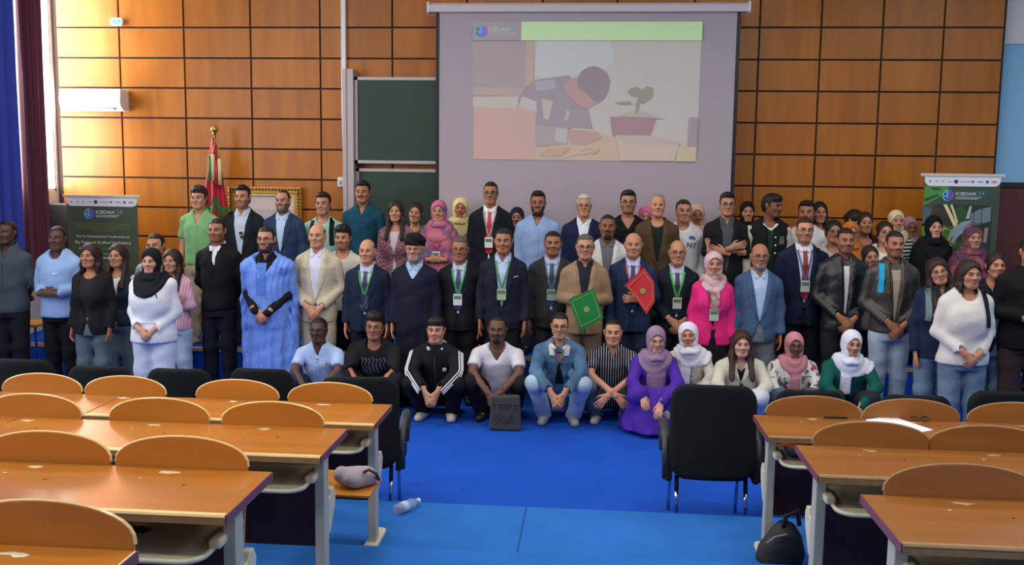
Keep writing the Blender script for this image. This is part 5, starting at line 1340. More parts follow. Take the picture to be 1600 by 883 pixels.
    # lower folds of a headscarf lie over the clothes of this very person
    if scarfk and scarfk != 'turban':
        bx0, rx, rz, tail = {'tight': (0, 0.135, 0.13, None), 'drape': (0, 0.165, 0.20, None), 'long': (0, 0.155, 0.185, (0.012, 0.085, 0.36)), 'tails': (0, 0.130, 0.135, (0.008, 0.045, 0.36)), 'shoulder': (0.045, 0.185, 0.165, (-0.035, 0.045, 0.34))}[scarfk]
        base_ = TOR-max(0.016, t.get('infl', 0.014))
        if F is not None: base_ = np.where(GZ > nb[2]-0.19, np.minimum(base_, F), base_)
        if under: base_ = np.minimum(base_, P.FU)
        rad = np.sqrt((GX-bx0*0.3)**2+((GZ-nb[2]-0.06)*0.9)**2)
        fold_ = 0.0055*np.sin(95*rad+14*GX+ph)
        clip_ = (np.sqrt(((GX-bx0)/rx)**2+((GZ-nb[2]-0.03)/rz)**2)-1)*min(rx, rz)
        if tail:
            tc_, tw_, tl_ = tail; tz = nb[2]-tl_*min(s, 1.0)
            tcl = np.maximum(np.maximum(np.abs(GX-tc_)-tw_+0.06*np.clip(nb[2]-0.2-GZ, 0, 1)*0.3, tz-GZ), GY-nb[1]+0.03-(0.10 if squat else 0))
            fold_ = np.where(GZ < nb[2]-0.15, 0.004*np.sin(150*GX+ph), fold_)
            clip_ = np.minimum(clip_, tcl)
        B_ = np.maximum(smin(base_, nd-0.085+0*GZ, 0.05)-0.014+fold_, clip_)
        B_ = np.maximum(B_, GZ-nb[2]-0.06)
        m_ = scarfc if isinstance(scarfc, bpy.types.Material) else cloth(rgb(*scarfc), 'headscarf')
        put('headscarf_folds', B_, m_)
    P.F = F
    # front surface lookup used by ties, lapels, lanyards, badges
    TF = F if F is not None else TOR
    if under: TF = np.minimum(TF, P.FU)
    def fy(x, z, f=None):
        f = TF if f is None else f
        i = min(max((x-G.lo[0])/res, 0), G.n[0]-2); k_ = min(max((z-G.lo[2])/res, 0), G.n[2]-2); i0, k0 = int(i), int(k_); a_, b_ = i-i0, k_-k0
        col_ = (f[i0, :, k0]*(1-a_)+f[i0+1, :, k0]*a_)*(1-b_)+(f[i0, :, k0+1]*(1-a_)+f[i0+1, :, k0+1]*a_)*b_
        j = np.nonzero(col_ < 0)[0]
        if len(j) == 0 or j[0] == 0: return nb[1]-0.10
        j = j[0]; f0, f1 = col_[j-1], col_[j]
        return float(G.ax[1][j-1]+res*f0/(f0-f1))
    def ztop(x):
        i0 = int(min(max((x-G.lo[0])/res, 0), G.n[0]-1)); k_ = np.nonzero((TF[i0] < 0).any(0))[0]
        return float(G.ax[2][k_[-1]]) if len(k_) else nb[2]
    P.ztop = ztop
    def patch(name, rows, m_, offs=0.004, th=0.008, parent=None, f=None):
        """rows of (x,z) laid on the front of the clothes as a thin solid"""
        V_ = []; n = len(rows[0]); R_ = len(rows)
        ys = [[fy(x, z, f) for x, z in r_] for r_ in rows]
        for sgn in (0, 1):
            for r_, yr in zip(rows, ys):
                for (x, z), y in zip(r_, yr): V_.append((x, y-offs+(th if sgn else 0), z))
        S_ = n*R_; F_ = []
        for i in range(R_-1):
            for j in range(n-1):
                a_ = i*n+j; F_.append((a_, a_+n, a_+n+1, a_+1)); F_.append((S_+a_, S_+a_+1, S_+a_+n+1, S_+a_+n))
        for i in range(R_-1):
            for j in (0, n-1): a_ = i*n+j; F_.append((a_, a_+n, S_+a_+n, S_+a_))
        for j in range(n-1):
            for i in (0, R_-1): a_ = i*n+j; F_.append((a_, a_+1, S_+a_+1, S_+a_))
        mb = MB(); mb.add(V_, F_)
        return mb.build(name, m_ if isinstance(m_, bpy.types.Material) else cloth(rgb(*m_), name), parent or root)
    def ribbon(name, line, wd, m_, offs=0.004, n=8, parent=None):
        rows = []
        pts_ = []
        for (a_, b_) in zip(line[:-1], line[1:]):
            for k_ in range(n): pts_.append((a_[0]+(b_[0]-a_[0])*k_/n, a_[1]+(b_[1]-a_[1])*k_/n, (b_[0]-a_[0], b_[1]-a_[1])))
        pts_.append((*line[-1], (line[-1][0]-line[-2][0], line[-1][1]-line[-2][1])))
        for i, (x, z, d) in enumerate(pts_):
            l_ = math.hypot(*d)+1e-9; nx_, nz_ = -d[1]/l_, d[0]/l_; ww = wd(i/(len(pts_)-1)) if callable(wd) else wd
            rows.append([(x-nx_*ww, z-nz_*ww), (x, z), (x+nx_*ww, z+nz_*ww)])
        return patch(name, rows, m_, offs, 0.007, parent)
    P.__dict__.update(root=root, nb=nb, s=s, patch=patch, ribbon=ribbon, fy=fy, HM=HM, G=G, arms=arms, legs=legs, squat=squat, X0=X0, Y=Y, floor=floor, put=put, sw=sw, TOR=TOR, ARM=ARM)
    zc = (t.get('open') or (0, 0, 1.1))[2]*s
    if top and t.get('open') and t.get('name', '') in ('jacket', 'blazer', 'suit_jacket') and lap:
        w0, w1, _ = t['open']; zt2 = nb[2]-0.01
        for sg in (-1, 1):
            rows = []
            for k_ in range(11):
                u_ = k_/10; z = zc+(zt2-zc)*u_; up = max(0, (z-zc)/(nb[2]+0.02-zc)); xi = 0.004+w0*up**0.85
                ww = 0.052*min(1, u_*2.2)*(1.0 if u_ < 0.72 else (0.62 if u_ < 0.8 else 0.8)) + 0.004
                xo = xi+ww
                rows.append([(sg*(xi-0.004)+t.get('shift', 0), z), (sg*(xi+ww*0.5)+t.get('shift', 0), z+0.004), (sg*xo+t.get('shift', 0), z+0.012)])
            patch('lapel', rows, t['col'], 0.009, 0.010, f=P.F)
        if w1 < 0.06:
            b_ = MB().lathe([(0.011, 0), (0.011, 0.004), (0.006, 0.006)], 10); xx = 0.012; zz = zc-0.02
            b_.build('button', mat('button_dark', rgb(24, 22, 22), 0.4), root, (xx, fy(xx, zz)-0.002, zz), (math.pi/2, 0, 0))
    if top and t.get('name') in ('shirt', 'polo_shirt') and nk in ('collar', 'polo'):
        zz0 = nb[2]-t.get('opening', 0.10)
        rows = [[(-0.014, zz0+0.01-q*(0.3 if not squat else 0.2)/10), (0.014, zz0+0.01-q*(0.3 if not squat else 0.2)/10)] for q in range(11)]
        if t.get('placket', True): patch('placket', rows, t['col'], 0.005, 0.006)
    if under and under.get('collar', True):
        for sg in (-1, 1):
            patch('collar_wing', [[(sg*x_, nb[2]+0.014-0.050*k_/4) for x_ in (0.010+0.014*k_/4, 0.034+0.004*k_/4, 0.062-0.018*k_/4)] for k_ in range(5)], under['col'], 0.011, 0.010)
    if tie:
        zt2 = nb[2]-0.03; zb2 = (1.03 if not squat else 0.5)*s
        wd = lambda u_: (0.019 if u_ < 0.06 else 0.016+0.026*u_) if u_ < 0.95 else 0.02
        ribbon('tie', [(0, zt2), (0, zb2)], wd, mat('tie_silk', rgb(*tie), 0.45, bump=0.1, var=0.15, vscale=40), 0.008, 14)
    if lanyard:
        zb2 = 1.20*s if not squat else 0.6*s
        for sg in (-1, 1): ribbon('lanyard', [(sg*0.068, nb[2]-0.02), (sg*0.045, nb[2]-0.13), (0.004*sg, zb2)], 0.0075, mat('lanyard_tape', rgb(*lanyard), 0.6), 0.012, 6)
        if badge:
            y_ = min(fy(0, zb2-0.05), fy(0.03, zb2-0.02), fy(-0.03, zb2-0.02))-0.020
            o = MB().prism(rounded(0.085, 0.11, 0.008, 2), -0.002, 0.003).build('name_badge', mat('badge_plastic', rgb(*badge), 0.3), root, (0.0, y_, zb2-0.06), (0, 0, 0))
            MB().box(-0.034, 0.034, -0.0035, -0.002, 0.005, 0.038).build('badge_print', mat('badge_print_ink', rgb(90, 120, 90), 0.5), o)
    # ---------------- hair or scarf, glasses
    def headpart(name, me_, col, rough=0.6, m_=None):
        o = link(name, me_, m_ or mat(name+'_fibre', col, rough, bump=0.5, bscale=90, spec=0.35), root)
        o.matrix_local = HM; return o
    if hairk and not scarfk: headpart('hair', hair(hairk), HAIRC[hairc], 0.5)
    if scarfk:
        m_ = scarfc if isinstance(scarfc, bpy.types.Material) else cloth(rgb(*scarfc), 'headscarf')
        headpart('headscarf' if scarfk != 'turban' else 'turban', scarf(scarfk), (0, 0, 0), m_=m_)
    if specs: headpart('eyeglasses', GLASSES, rgb(*specs), 0.3)
    P.headpart = headpart
    if extra: extra(P)
    PEOPLE.append(P)
    return P
# ------------------------------------------------------------------ wardrobe shorthands
def SU(c, name='suit_jacket', zb=1.06, w0=0.078, w1=0.03, infl=0.020, **k): return dict(name=name, col=c, infl=infl, hem=0.79, open=(w0*0.84, w1, zb), **k)
def OPENJ(c, name='jacket', w=0.07, infl=0.020, hem=0.84, **k): return dict(name=name, col=c, infl=infl, hem=hem, open=(w, w, 0.95), **k)
def TE(c, **k): return dict(dict(name='t_shirt', col=c, infl=0.016, sleeve='short', hem=0.87, neck='crew'), **k)
def SH(c, **k): return dict(dict(name='shirt', col=c, infl=0.013, sleeve='long', hem=0.90, neck='collar'), **k)
def SW(c, **k): return dict(dict(name='sweater', col=c, infl=0.026, sleeve='long', hem=0.85, neck='crew'), **k)
def UN(c, **k): return dict(dict(col=c), **k)
R1, R2, R3, R4 = 0.0158, 0.0170, 0.0190, 0.024
JEANS = pattern_mat('blue_denim', rgb(92, 112, 132), 'denim', [rgb(120, 140, 158)])
PALEJEANS = pattern_mat('pale_denim', rgb(150, 172, 192), 'denim', [rgb(176, 196, 212)])
GREYJEANS = pattern_mat('grey_green_denim', rgb(76, 92, 98), 'denim', [rgb(98, 114, 118)])
DENIM = pattern_mat('faded_denim', rgb(58, 88, 116), 'denim', [rgb(98, 132, 160)])
PIN = pattern_mat('pinstriped_cotton', rgb(24, 24, 28), 'stripes', [rgb(190, 190, 195)])
TWEED = pattern_mat('pink_tweed', rgb(150, 80, 96), 'tweed', [rgb(200, 170, 176), rgb(90, 34, 50)])
FLORAL = pattern_mat('floral_print', rgb(222, 218, 214), 'floral', [rgb(190, 60, 90), rgb(90, 130, 110), rgb(120, 150, 130)])
MELHFA = pattern_mat('pink_blue_veil', rgb(206, 122, 138), 'blotch', [rgb(192, 104, 122), rgb(120, 92, 132)])
PURPLEVEIL = pattern_mat('purple_coral_veil', rgb(82, 54, 82), 'blotch', [rgb(98, 60, 86), rgb(168, 88, 86)])
PINKSTRIPE = pattern_mat('pink_striped_shirt', rgb(206, 150, 168), 'stripes', [rgb(226, 190, 200)])
ROSEPRINT = pattern_mat('rose_patterned_scarf', rgb(198, 158, 160), 'blotch', [rgb(210, 176, 176), rgb(150, 100, 106)])
BWSTRIPE = pattern_mat('black_white_knit', rgb(225, 222, 214), 'hstripes', [rgb(24, 24, 28)])
LEATHER = mat('black_leather', rgb(28, 30, 30), 0.38, bump=0.4, bscale=26, var=0.15)
BRLEATHER = mat('brown_leather', rgb(58, 54, 48), 0.42, bump=0.4, bscale=26, var=0.15)
# ------------------------------------------------------------------ details worn by single people
def straps(col):
    def f(P):
        z0 = P.nb[2]
        for sg in (-1, 1): P.ribbon('backpack_strap', [(sg*0.105, P.ztop(sg*0.105)-0.004), (sg*0.115, z0-0.14), (sg*0.120, z0-0.28)], 0.022, col, 0.010, 6)
    return f
def one_strap(col, sg):
    def f(P):
        z0 = P.nb[2]; P.ribbon('backpack_strap', [(sg*0.115, P.ztop(sg*0.115)-0.004), (sg*0.122, z0-0.12), (sg*0.130, z0-0.26)], 0.020, col, 0.012, 6)
    return f
def chest_text(txt, x, dz, size, col):
    def f(P):
        z = P.nb[2]+dz; y = min(P.fy(x+q*size, z+size*0.3) for q in (0, 0.7, 1.4))
        link('lettering', text_mesh(txt, size, 0.003), mat('print_ink', rgb(*col), 0.7), P.root, (x, y-0.004, z), (math.pi/2, 0, 0))
    return f
def arm_stripes(col):
    def f(P):
        for i, sg in enumerate((-1, 1)):
            a = [Vector(q) for q in P.arms[i]]
            for k in (-1, 0, 1):
                pts = []
                for (p, q, r0, r1, n) in ((a[0], a[1], 0.072, 0.064, 7), (a[1], a[2], 0.064, 0.056, 7)):
                    d = (q-p).normalized(); v = Vector((sg*0.85, -0.55, 0.25)); v = (v-d*v.dot(d)).normalized(); w_ = d.cross(v)
                    for j in range(n):
                        t = j/(n-1)*0.94; c = p+(q-p)*t; rr = r0+(r1-r0)*t; ang = k*0.34
                        pts.append(c+(v*math.cos(ang)+w_*math.sin(ang))*(rr+0.004))
                MB().tube(pts, 0.0062, 6).build('sleeve_stripe', cloth(rgb(*col), 'stripe'), P.root, smooth=True)
    return f
def combo(*fs):
    def f(P):
        for q in fs: q(P)
    return f
def long_sleeves(col, fore=False):
    def f(P):
        A = P.G.new()
        for a in P.arms:
            b = np.array(a[1])+(np.array(a[2])-np.array(a[1]))*1.0
            if not fore: P.G.cap(A, a[0], a[1], 0.060, 0.055, 0.02); P.G.cap(A, a[1], b, 0.054, 0.042, 0.02)
            else: c = np.array(a[1])+(np.array(a[2])-np.array(a[1]))*0.15; P.G.cap(A, c, b, 0.047, 0.040, 0.02)
        P.put('shirt_sleeves', A+0.003*np.sin(60*P.G.Z+20*P.G.X), col)
    return f
def buttons(col, zs=(-0.10, -0.17, -0.24), x=0.0, r=0.006):
    def f(P):
        for dz_ in zs:
            z = P.nb[2]+dz_
            MB().lathe([(r, 0), (r, 0.003), (r*0.5, 0.004)], 8).build('button', mat('button_col', rgb(*col), 0.4), P.root, (x, P.fy(x, z)-0.006, z), (math.pi/2, 0, 0))
    return f
def zipper(col, z0=-0.06, z1=-0.40):
    def f(P): P.ribbon('zip', [(0.0, P.nb[2]+z0), (0.0, P.nb[2]+z1)], 0.006, col, 0.006, 12)
    return f

T, B, FL = POD_Z, POD_Z, 0.0
YT, YB, YS, YF = 9.98, 10.38, 9.15, 8.52
# ------------------------------------------------------------------ left group
make_person(10, 345, 8.85, FL, 'man in dark grey polo shirt cut by the left edge', skin='deep', hairk='buzz', pose='behind', top=dict(name='polo_shirt', col=(66, 76, 82), infl=0.018, sleeve='elbow', hem=0.84, neck='collar', placket=True), trousers=(26, 28, 32), res=R2)
def _swoosh(P): P.ribbon('hoodie_mark', [(0.02, P.nb[2]-0.17), (0.035, P.nb[2]-0.178), (0.065, P.nb[2]-0.165)], 0.004, (235, 240, 245), 0.006, 3)
make_person(89, 354, 8.85, FL, 'man in pale blue hoodie with hands held together', skin='deep', hairk='buzz', pose='belly', top=dict(name='hoodie', col=(146, 176, 218), infl=0.034, hem=0.84, neck='hood'), trousers=(20, 20, 24), head=(0.15, 0, 0), extra=_swoosh, res=R2)
make_person(141, 379, 8.55, FL, 'young woman in open black cardigan with chin length dark hair', female=True, skin='tan', hairk='bob', hairc='brown', pose='sides', top=OPENJ((26, 25, 27), 'cardigan', 0.085, 0.024, 0.80), under=UN((34, 34, 38), name='top', collar=False), trousers=GREYJEANS, res=R2)
make_person(184, 380, 9.0, FL, 'young woman with long straight hair and dark gilet beside the banner', female=True, skin='light', hairk='long', hairc='brown', pose='sides', top=dict(OPENJ((34, 44, 56), 'gilet', 0.06), sleeve='none'), under=UN((206, 204, 200), name='top', collar=False), trousers=GREYJEANS, extra=long_sleeves((190, 188, 184)), res=R3)
make_person(243, 366, 9.3, FL, 'young man in pale grey t-shirt behind the black headscarf', skin='light', hairk='short', pose='sides', top=TE((186, 192, 196)), trousers=(50, 56, 64), res=R3)
make_person(236, 386, 8.25, FL, 'smiling girl in white hoodie and black headscarf', female=True, skin='pale', scarfk='drape', scarfc=(24, 24, 28), pose='clasp', wide=1.05, top=dict(name='hoodie', col=(222, 224, 230), infl=0.042, hem=0.80, neck='crew'), trousers=(198, 204, 220), legs_infl=0.026, shoes=(220, 220, 220), head=(0.1, 0.05, 0), res=R1,
            extra=lambda P: (P.ribbon('pocket_seam', [(-0.11, 0.90*P.s), (-0.07, 1.02*P.s), (0.07, 1.02*P.s), (0.11, 0.90*P.s)], 0.003, (190, 194, 204), 0.004, 5), P.ribbon('sleeve_mark', [(0.10, P.nb[2]-0.13), (0.115, P.nb[2]-0.17)], 0.003, (60, 60, 90), 0.005, 3)))
make_person(269, 388, 8.95, FL, 'girl in pink striped shirt with crossed arms and dark hair', female=True, skin='light', hairk='longwavy', hairc='brown', pose='cross', top=OPENJ(PINKSTRIPE, 'overshirt', 0.055), under=UN((24, 22, 26), name='top', collar=False), trousers=PALEJEANS, res=R2)
make_person(311, 291, YT, T, 'youth in light green short sleeved shirt beside the flag', skin='light', hairk='curly', hairc='brown', pose='sides', top=SH((128, 176, 122), sleeve='short', infl=0.018, opening=0.13), trousers=(176, 164, 140), shoes=(190, 176, 150), res=R3)
make_person(339, 342, 9.1, FL, 'man in black half zip sweater with white collar showing', skin='tan', hairk='short', pose='behind', top=dict(name='sweater', col=(20, 20, 22), infl=0.018, hem=0.86, neck='stand', open=(0.030, 0.0, 1.30)), under=UN((214, 214, 216)), trousers=(22, 24, 32), beard='stubble', res=R2)
def _sung(P):
    z = P.nb[2]-0.22
    for dx in (-0.0, 0.0):
        pass
    o = MB().prism([(0.022*math.cos(a), 0.017*math.sin(a)) for a in [2*math.pi*k/12 for k in range(12)]], -0.003, 0.003).build('sunglasses', M_BLACK, P.root, (0.02, P.fy(0.02, z)-0.012, z), (0, 0, 0))
    MB().prism([(0.022*math.cos(a), 0.017*math.sin(a)) for a in [2*math.pi*k/12 for k in range(12)]], -0.003, 0.003).build('sunglass_lens', M_BLACK, o, (0.012, 0, -0.042))
make_person(379, 289, YT, T, 'man in pale shirt and open dark jacket with sunglasses hung on his shirt', skin='light', hairk='full', pose='sides', top=OPENJ((30, 34, 38), 'jacket', 0.085), under=UN((188, 200, 214), open=0.06), trousers=(40, 44, 56), beard='stubble', extra=_sung, res=R3)
make_person(442, 297, YT, T, 'bearded balding man in blue suit before the gilt frame', skin='light', hairk='thin', hairc='brown', pose='sides', top=SU((44, 62, 92)), under=UN((186, 206, 232)), trousers=(40, 54, 80), beard='full', beardc='salt', res=R3)
def _robe(P):
    long_sleeves((22, 22, 26), True)(P)
    P.patch('embroidered_panel', [[(x, P.nb[2]-0.06-0.30*k/8) for x in (-0.065+0.0*k, -0.02, 0.03)] for k in range(9)], (86, 124, 200), 0.006, 0.008)
    w_ = P.arms[1][2]; e_ = P.arms[1][1]; c = Vector(w_)+(Vector(e_)-Vector(w_))*0.08; d = (Vector(e_)-Vector(w_)).normalized(); q = d.to_track_quat('Z', 'Y')
    o = MB().lathe([(0.036, -0.012), (0.038, 0.0), (0.036, 0.012)], 14).build('wristwatch', mat('watch_gold', rgb(210, 180, 110), 0.3, 0.8), P.root, c); o.rotation_mode = 'QUATERNION'; o.rotation_quaternion = q
    MB().lathe([(0.019, 0), (0.019, 0.006), (0.014, 0.008)], 14).build('watch_dial', M_WPLAST, o, (0, -0.036, 0.0), (math.pi/2, 0, 0))
make_person(416, 355, 8.85, FL, 'man in wide sky blue robe over black shirt, hands clasped', skin='light', hairk='short', pose='clasp', wide=1.04, top=dict(name='robe', col=(116, 152, 232), infl=0.022, robe=0.86, rdepth=0.84, cape=True, sleeve='none', neck='vdeep'), under=UN((22, 22, 26), open=0.05), trousers=(40, 44, 60), specs=(30, 26, 26), beard='full', extra=_robe, res=R1)
make_person(505, 300, 10.1, T, 'man in mint t-shirt with black backpack straps', skin='light', hairk='full', hairc='brown', pose='sides', top=TE((146, 190, 172)), extra=straps((26, 28, 30)), res=R3)
make_person(496, 350, 9.05, FL, 'balding man in cream suit and white shirt with hands clasped', skin='light', hairk='horseshoe', hairc='salt', pose='clasp', top=SU((196, 184, 158), zb=1.0, w0=0.085), under=UN((214, 212, 226), open=0.04), trousers=(178, 166, 146), res=R1)
make_person(536, 352, 9.5, FL, 'youth in cream t-shirt between the cream suit and the bald man', skin='light', hairk='curly', pose='sides', top=TE((206, 204, 186)), beard='stubble', res=R3)
make_person(567, 282, 10.22, T, 'tall man in teal shirt in front of the chalkboard', skin='tan', hairk='quiff', pose='sides', top=SH((26, 72, 92), infl=0.018), trousers=(40, 48, 56), beard='moustache', res=R3,
            extra=lambda P: P.patch('pocket', [[(0.05+0.06*j/2, P.nb[2]-0.15-0.035*k) for j in range(3)] for k in range(3)], (24, 66, 86), 0.005, 0.006))
make_person(574, 374, 9.05, FL, 'bald man in navy suit with dark tie and green lanyard', skin='light', hairk='horseshoe', hairc='salt', pose='sides', belly=1.1, top=SU((30, 38, 62)), under=UN((190, 200, 222)), tie=(34, 42, 70), lanyard=(40, 140, 60), trousers=(26, 32, 50), res=R1)
make_person(619, 312, YT, T, 'long haired woman in pink tweed jacket', female=True, skin='light', hairk='longwavy', hairc='brown', pose='sides', top=SU(TWEED, 'blazer', zb=1.15), under=UN((200, 190, 190), name='top', collar=False), trousers=(60, 50, 54), res=R3, lap=False)
make_person(648, 317, YB, B, 'smiling dark haired woman behind the tweed jacket', female=True, skin='light', hairk='tied', hairc='brown', pose='sides', top=TE((110, 100, 60), sleeve='long'), res=R4, head=(0, 0, 0.12))
make_person(648, 362, 8.98, FL, 'elderly man in black turban and long dark robe with grey beard', skin='light', scarfk='turban', scarfc=(22, 22, 24), hairc='grey', pose='sides', top=dict(name='robe', col=(26, 30, 46), infl=0.020, robe=0.80, neck='v'), under=UN((166, 188, 224)), tie=None, specs=(60, 56, 54), beard='full', beardc='grey', res=R1)
make_person(686, 312, YT, T, 'woman wrapped in pink and blue veil with red lanyard', female=True, skin='light', scarfk='drape', scarfc=MELHFA, pose='belly', top=dict(name='veil', col=MELHFA, infl=0.03, hem=0.4, poncho=0.75), lanyard=(190, 24, 40), badge=(210, 205, 205), trousers=(80, 50, 70), skirt=MELHFA, res=R3)
make_person(718, 308, YB, B, 'woman in pale yellow headscarf', female=True, skin='tan', scarfk='drape', scarfc=(226, 204, 146), pose='sides', top=SW((190, 170, 120)), res=R4, head=(0.1, 0, 0.1))
make_person(719, 371, 9.12, FL, 'man in black suit with patterned tie, glasses and green lanyard', skin='tan', hairk='short', hairc='salt', pose='sides', top=SU((26, 28, 32)), under=UN((186, 196, 214)), tie=(44, 52, 96), lanyard=(50, 150, 80), badge=(214, 218, 214), specs=(60, 50, 44), trousers=(22, 22, 26), res=R1)
make_person(767, 285, YT, T, 'tall man in black suit with bright red tie', skin='tan', hairk='short', pose='sides', top=SU((24, 26, 30)), under=UN((226, 226, 230)), tie=(190, 22, 44), lanyard=(150, 140, 130), badge=(225, 225, 225), specs=(24, 24, 40), trousers=(22, 22, 26), res=R3)
make_person(787, 358, 8.98, FL, 'man in dark navy suit with open collar and white badge', skin='tan', hairk='short', pose='sides', top=SU((26, 32, 46), w0=0.09, zb=1.0), under=UN((178, 192, 220), open=0.06), lanyard=(40, 140, 60), badge=(170, 180, 150), trousers=(22, 24, 30), res=R1,
            extra=lambda P: P.patch('pocket_square', [[(0.10+0.05*j/2, P.nb[2]-0.17+0.006*j-0.008*k) for j in range(3)] for k in range(2)], (210, 210, 214), 0.006, 0.006))
make_person(808, 322, YB, B, 'woman in dark blue headscarf peeping behind the red tie', female=True, skin='light', scarfk='tight', scarfc=(34, 36, 62), pose='sides', top=SW((40, 36, 56)), res=R4)
make_person(841, 298, YT, T, 'bearded man in light blue shirt before the screen', skin='tan', hairk='quiff', pose='sides', wide=1.05, top=SH((142, 166, 206), infl=0.02), trousers=(60, 66, 80), beard='full', specs=(110, 100, 96), res=R3)
make_person(864, 362, 9.25, FL, 'man in dark grey suit with blue tie', skin='tan', hairk='short', pose='sides', belly=1.12, wide=1.04, top=SU((52, 54, 54), zb=1.08, w0=0.085), under=UN((176, 190, 224)), tie=(36, 50, 92), lanyard=(90, 110, 100), badge=(150, 170, 150), trousers=(48, 48, 48), head=(0.08, 0, 0), res=R1)
make_person(913, 304, YT, T, 'white haired man in navy jacket and white shirt', skin='light', hairk='short', hairc='white', pose='sides', top=SU((28, 34, 62), zb=1.12, w0=0.085), under=UN((222, 224, 230), open=0.05), specs=(90, 80, 80), trousers=(40, 44, 60), res=R3)
make_person(915, 367, 8.95, FL, 'man in tan suit holding the green folder', skin='light', hairk='short', hairc='salt', pose='hold', belly=1.08, top=SU((150, 122, 94), w0=0.085), under=UN((34, 38, 46), open=0.05), specs=(30, 26, 26), trousers=(116, 98, 82), res=R1)
make_person(950, 336, 9.52, FL, 'goateed man in pale grey jacket and grey shirt', skin='brown', hairk='buzz', pose='sides', top=SU((206, 206, 204), 'blazer', w0=0.09), under=UN((104, 104, 108), open=0.05), beard='goatee', trousers=(70, 70, 76), res=R3)
make_person(982, 297, 10.22, T, 'youth in black v-neck t-shirt and glasses before the screen', skin='light', hairk='full', pose='sides', top=TE((22, 22, 24), neck='v'), specs=(40, 36, 36), beard='stubble', res=R3)
make_person(990, 364, 9.1, FL, 'bald man in blue suit holding the red folder', skin='light', hairk=None, hairc='salt', pose='sides+hold', belly=1.06, top=SU((34, 50, 78)), under=UN((186, 200, 226)), tie=(30, 44, 76), lanyard=(190, 30, 50), trousers=(32, 44, 66), res=R1)
make_person(1028, 303, 9.88, T, 'grey haired man in brown blazer over dark green top', skin='light', hairk='thin', hairc='grey', pose='sides', belly=1.1, top=SU((86, 66, 46), 'blazer', w0=0.09, w1=0.07, zb=1.0), under=UN((28, 38, 30), name='sweater', collar=False), trousers=(50, 46, 44), res=R3)
make_person(1009, 321, YB, B, 'woman in bright pink headscarf mostly hidden behind the brown blazer', female=True, skin='light', scarfk='tight', scarfc=(216, 110, 160), pose='sides', top=SW((190, 110, 150)), res=R4)
make_person(1059, 376, 9.25, FL, 'bald man in dark suit with green lanyard and glasses', skin='light', hairk='horseshoe', hairc='salt', pose='clasp', top=SU((28, 34, 46)), under=UN((186, 200, 220)), tie=(36, 42, 60), lanyard=(50, 170, 60), badge=(200, 205, 195), specs=(40, 40, 60), trousers=(24, 28, 36), res=R1)
make_person(1068, 313, 10.18, T, 'youth in white hoodie printed with dark letters', skin='light', hairk='short', hairc='brown', pose='sides', top=dict(name='hoodie', col=(222, 222, 224), infl=0.03, hem=0.82, neck='hood'), trousers=(60, 66, 80), head=(0.1, 0, 0), extra=combo(chest_text('NY', 0.035, -0.21, 0.075, (24, 30, 60)), lambda P: P.ribbon('blue_print', [(0.06, P.nb[2]-0.115), (0.09, P.nb[2]-0.105), (0.125, P.nb[2]-0.125)], 0.014, (40, 110, 190), 0.006, 4)), res=R3)
make_person(1089, 319, YB, B, 'woman in dusty pink headscarf behind the white hoodie', female=True, skin='tan', scarfk='drape', scarfc=(206, 166, 156), pose='sides', top=SW((170, 140, 136)), res=R4)
make_person(1116, 392, 8.92, FL, 'woman in vivid pink blazer and rose patterned headscarf', female=True, skin='light', scarfk='tails', scarfc=ROSEPRINT, pose='sides', top=SU((224, 44, 124), 'blazer', zb=0.98, w0=0.075, w1=0.05), under=UN((26, 24, 26), name='dress', collar=False), lanyard=(90, 90, 96), badge=(176, 186, 160), trousers=(24, 24, 26), skirt=(24, 24, 26), res=R1)
make_person(1137, 300, YT, T, 'youth in open black shirt with crossed arms and glasses', skin='light', hairk='full', pose='cross', top=dict(OPENJ((26, 27, 30), 'overshirt', 0.07), sleeve='elbow'), under=UN((74, 80, 84), open=0.06), specs=(40, 40, 44), res=R3)
make_person(1168, 313, YB, B, 'woman in black headscarf next to the screen edge', female=True, skin='light', scarfk='tight', scarfc=(22, 22, 26), pose='sides', top=SW((34, 32, 36)), res=R4)
def _varsity(P):
    long_sleeves((196, 188, 170))(P); buttons((220, 214, 200), (-0.16, -0.24, -0.32), 0.045, 0.010)(P)
    P.ribbon('striped_collar', [(-0.07, P.nb[2]-0.02), (0.0, P.nb[2]-0.085), (0.07, P.nb[2]-0.02)], 0.012, (214, 210, 200), 0.012, 6)
    P.patch('chest_patch', [[(0.08+0.06*j/2, P.nb[2]-0.15-0.04*k) for j in range(3)] for k in range(3)], (96, 104, 100), 0.006, 0.006)
make_person(1204, 301, YT, T, 'youth in black varsity jacket with pale sleeves looking sideways', skin='brown', hairk='fringe', pose='sides', top=dict(OPENJ((24, 25, 27), 'jacket', 0.04), sleeve='none', infl=0.026), under=UN((34, 54, 40), name='t_shirt', collar=False), head=(0.75, 0.1, 0), trousers=(50, 52, 58), extra=_varsity, res=R3)
make_person(1188, 381, 8.95, FL, 'bald man in blue grey blazer and pale blue shirt', skin='tan', hairk='horseshoe', hairc='salt', pose='sides', belly=1.1, top=SU((66, 90, 122), 'blazer', w0=0.095, w1=0.09, zb=1.0), under=UN((172, 190, 218), open=0.05), trousers=(106, 114, 126), beard='goatee', beardc='grey', specs=(60, 56, 56), res=R1)
make_person(1262, 313, 10.2, T, 'youth in white t-shirt behind the tall man with red tie', skin='tan', hairk='full', pose='sides', top=TE((216, 218, 216), infl=0.022), wide=1.05, head=(-0.3, 0, 0), res=R3)
make_person(1281, 314, YB, B, 'smiling woman with long dark hair behind the white t-shirt', female=True, skin='light', hairk='long', pose='sides', top=SW((200, 200, 206)), res=R4)
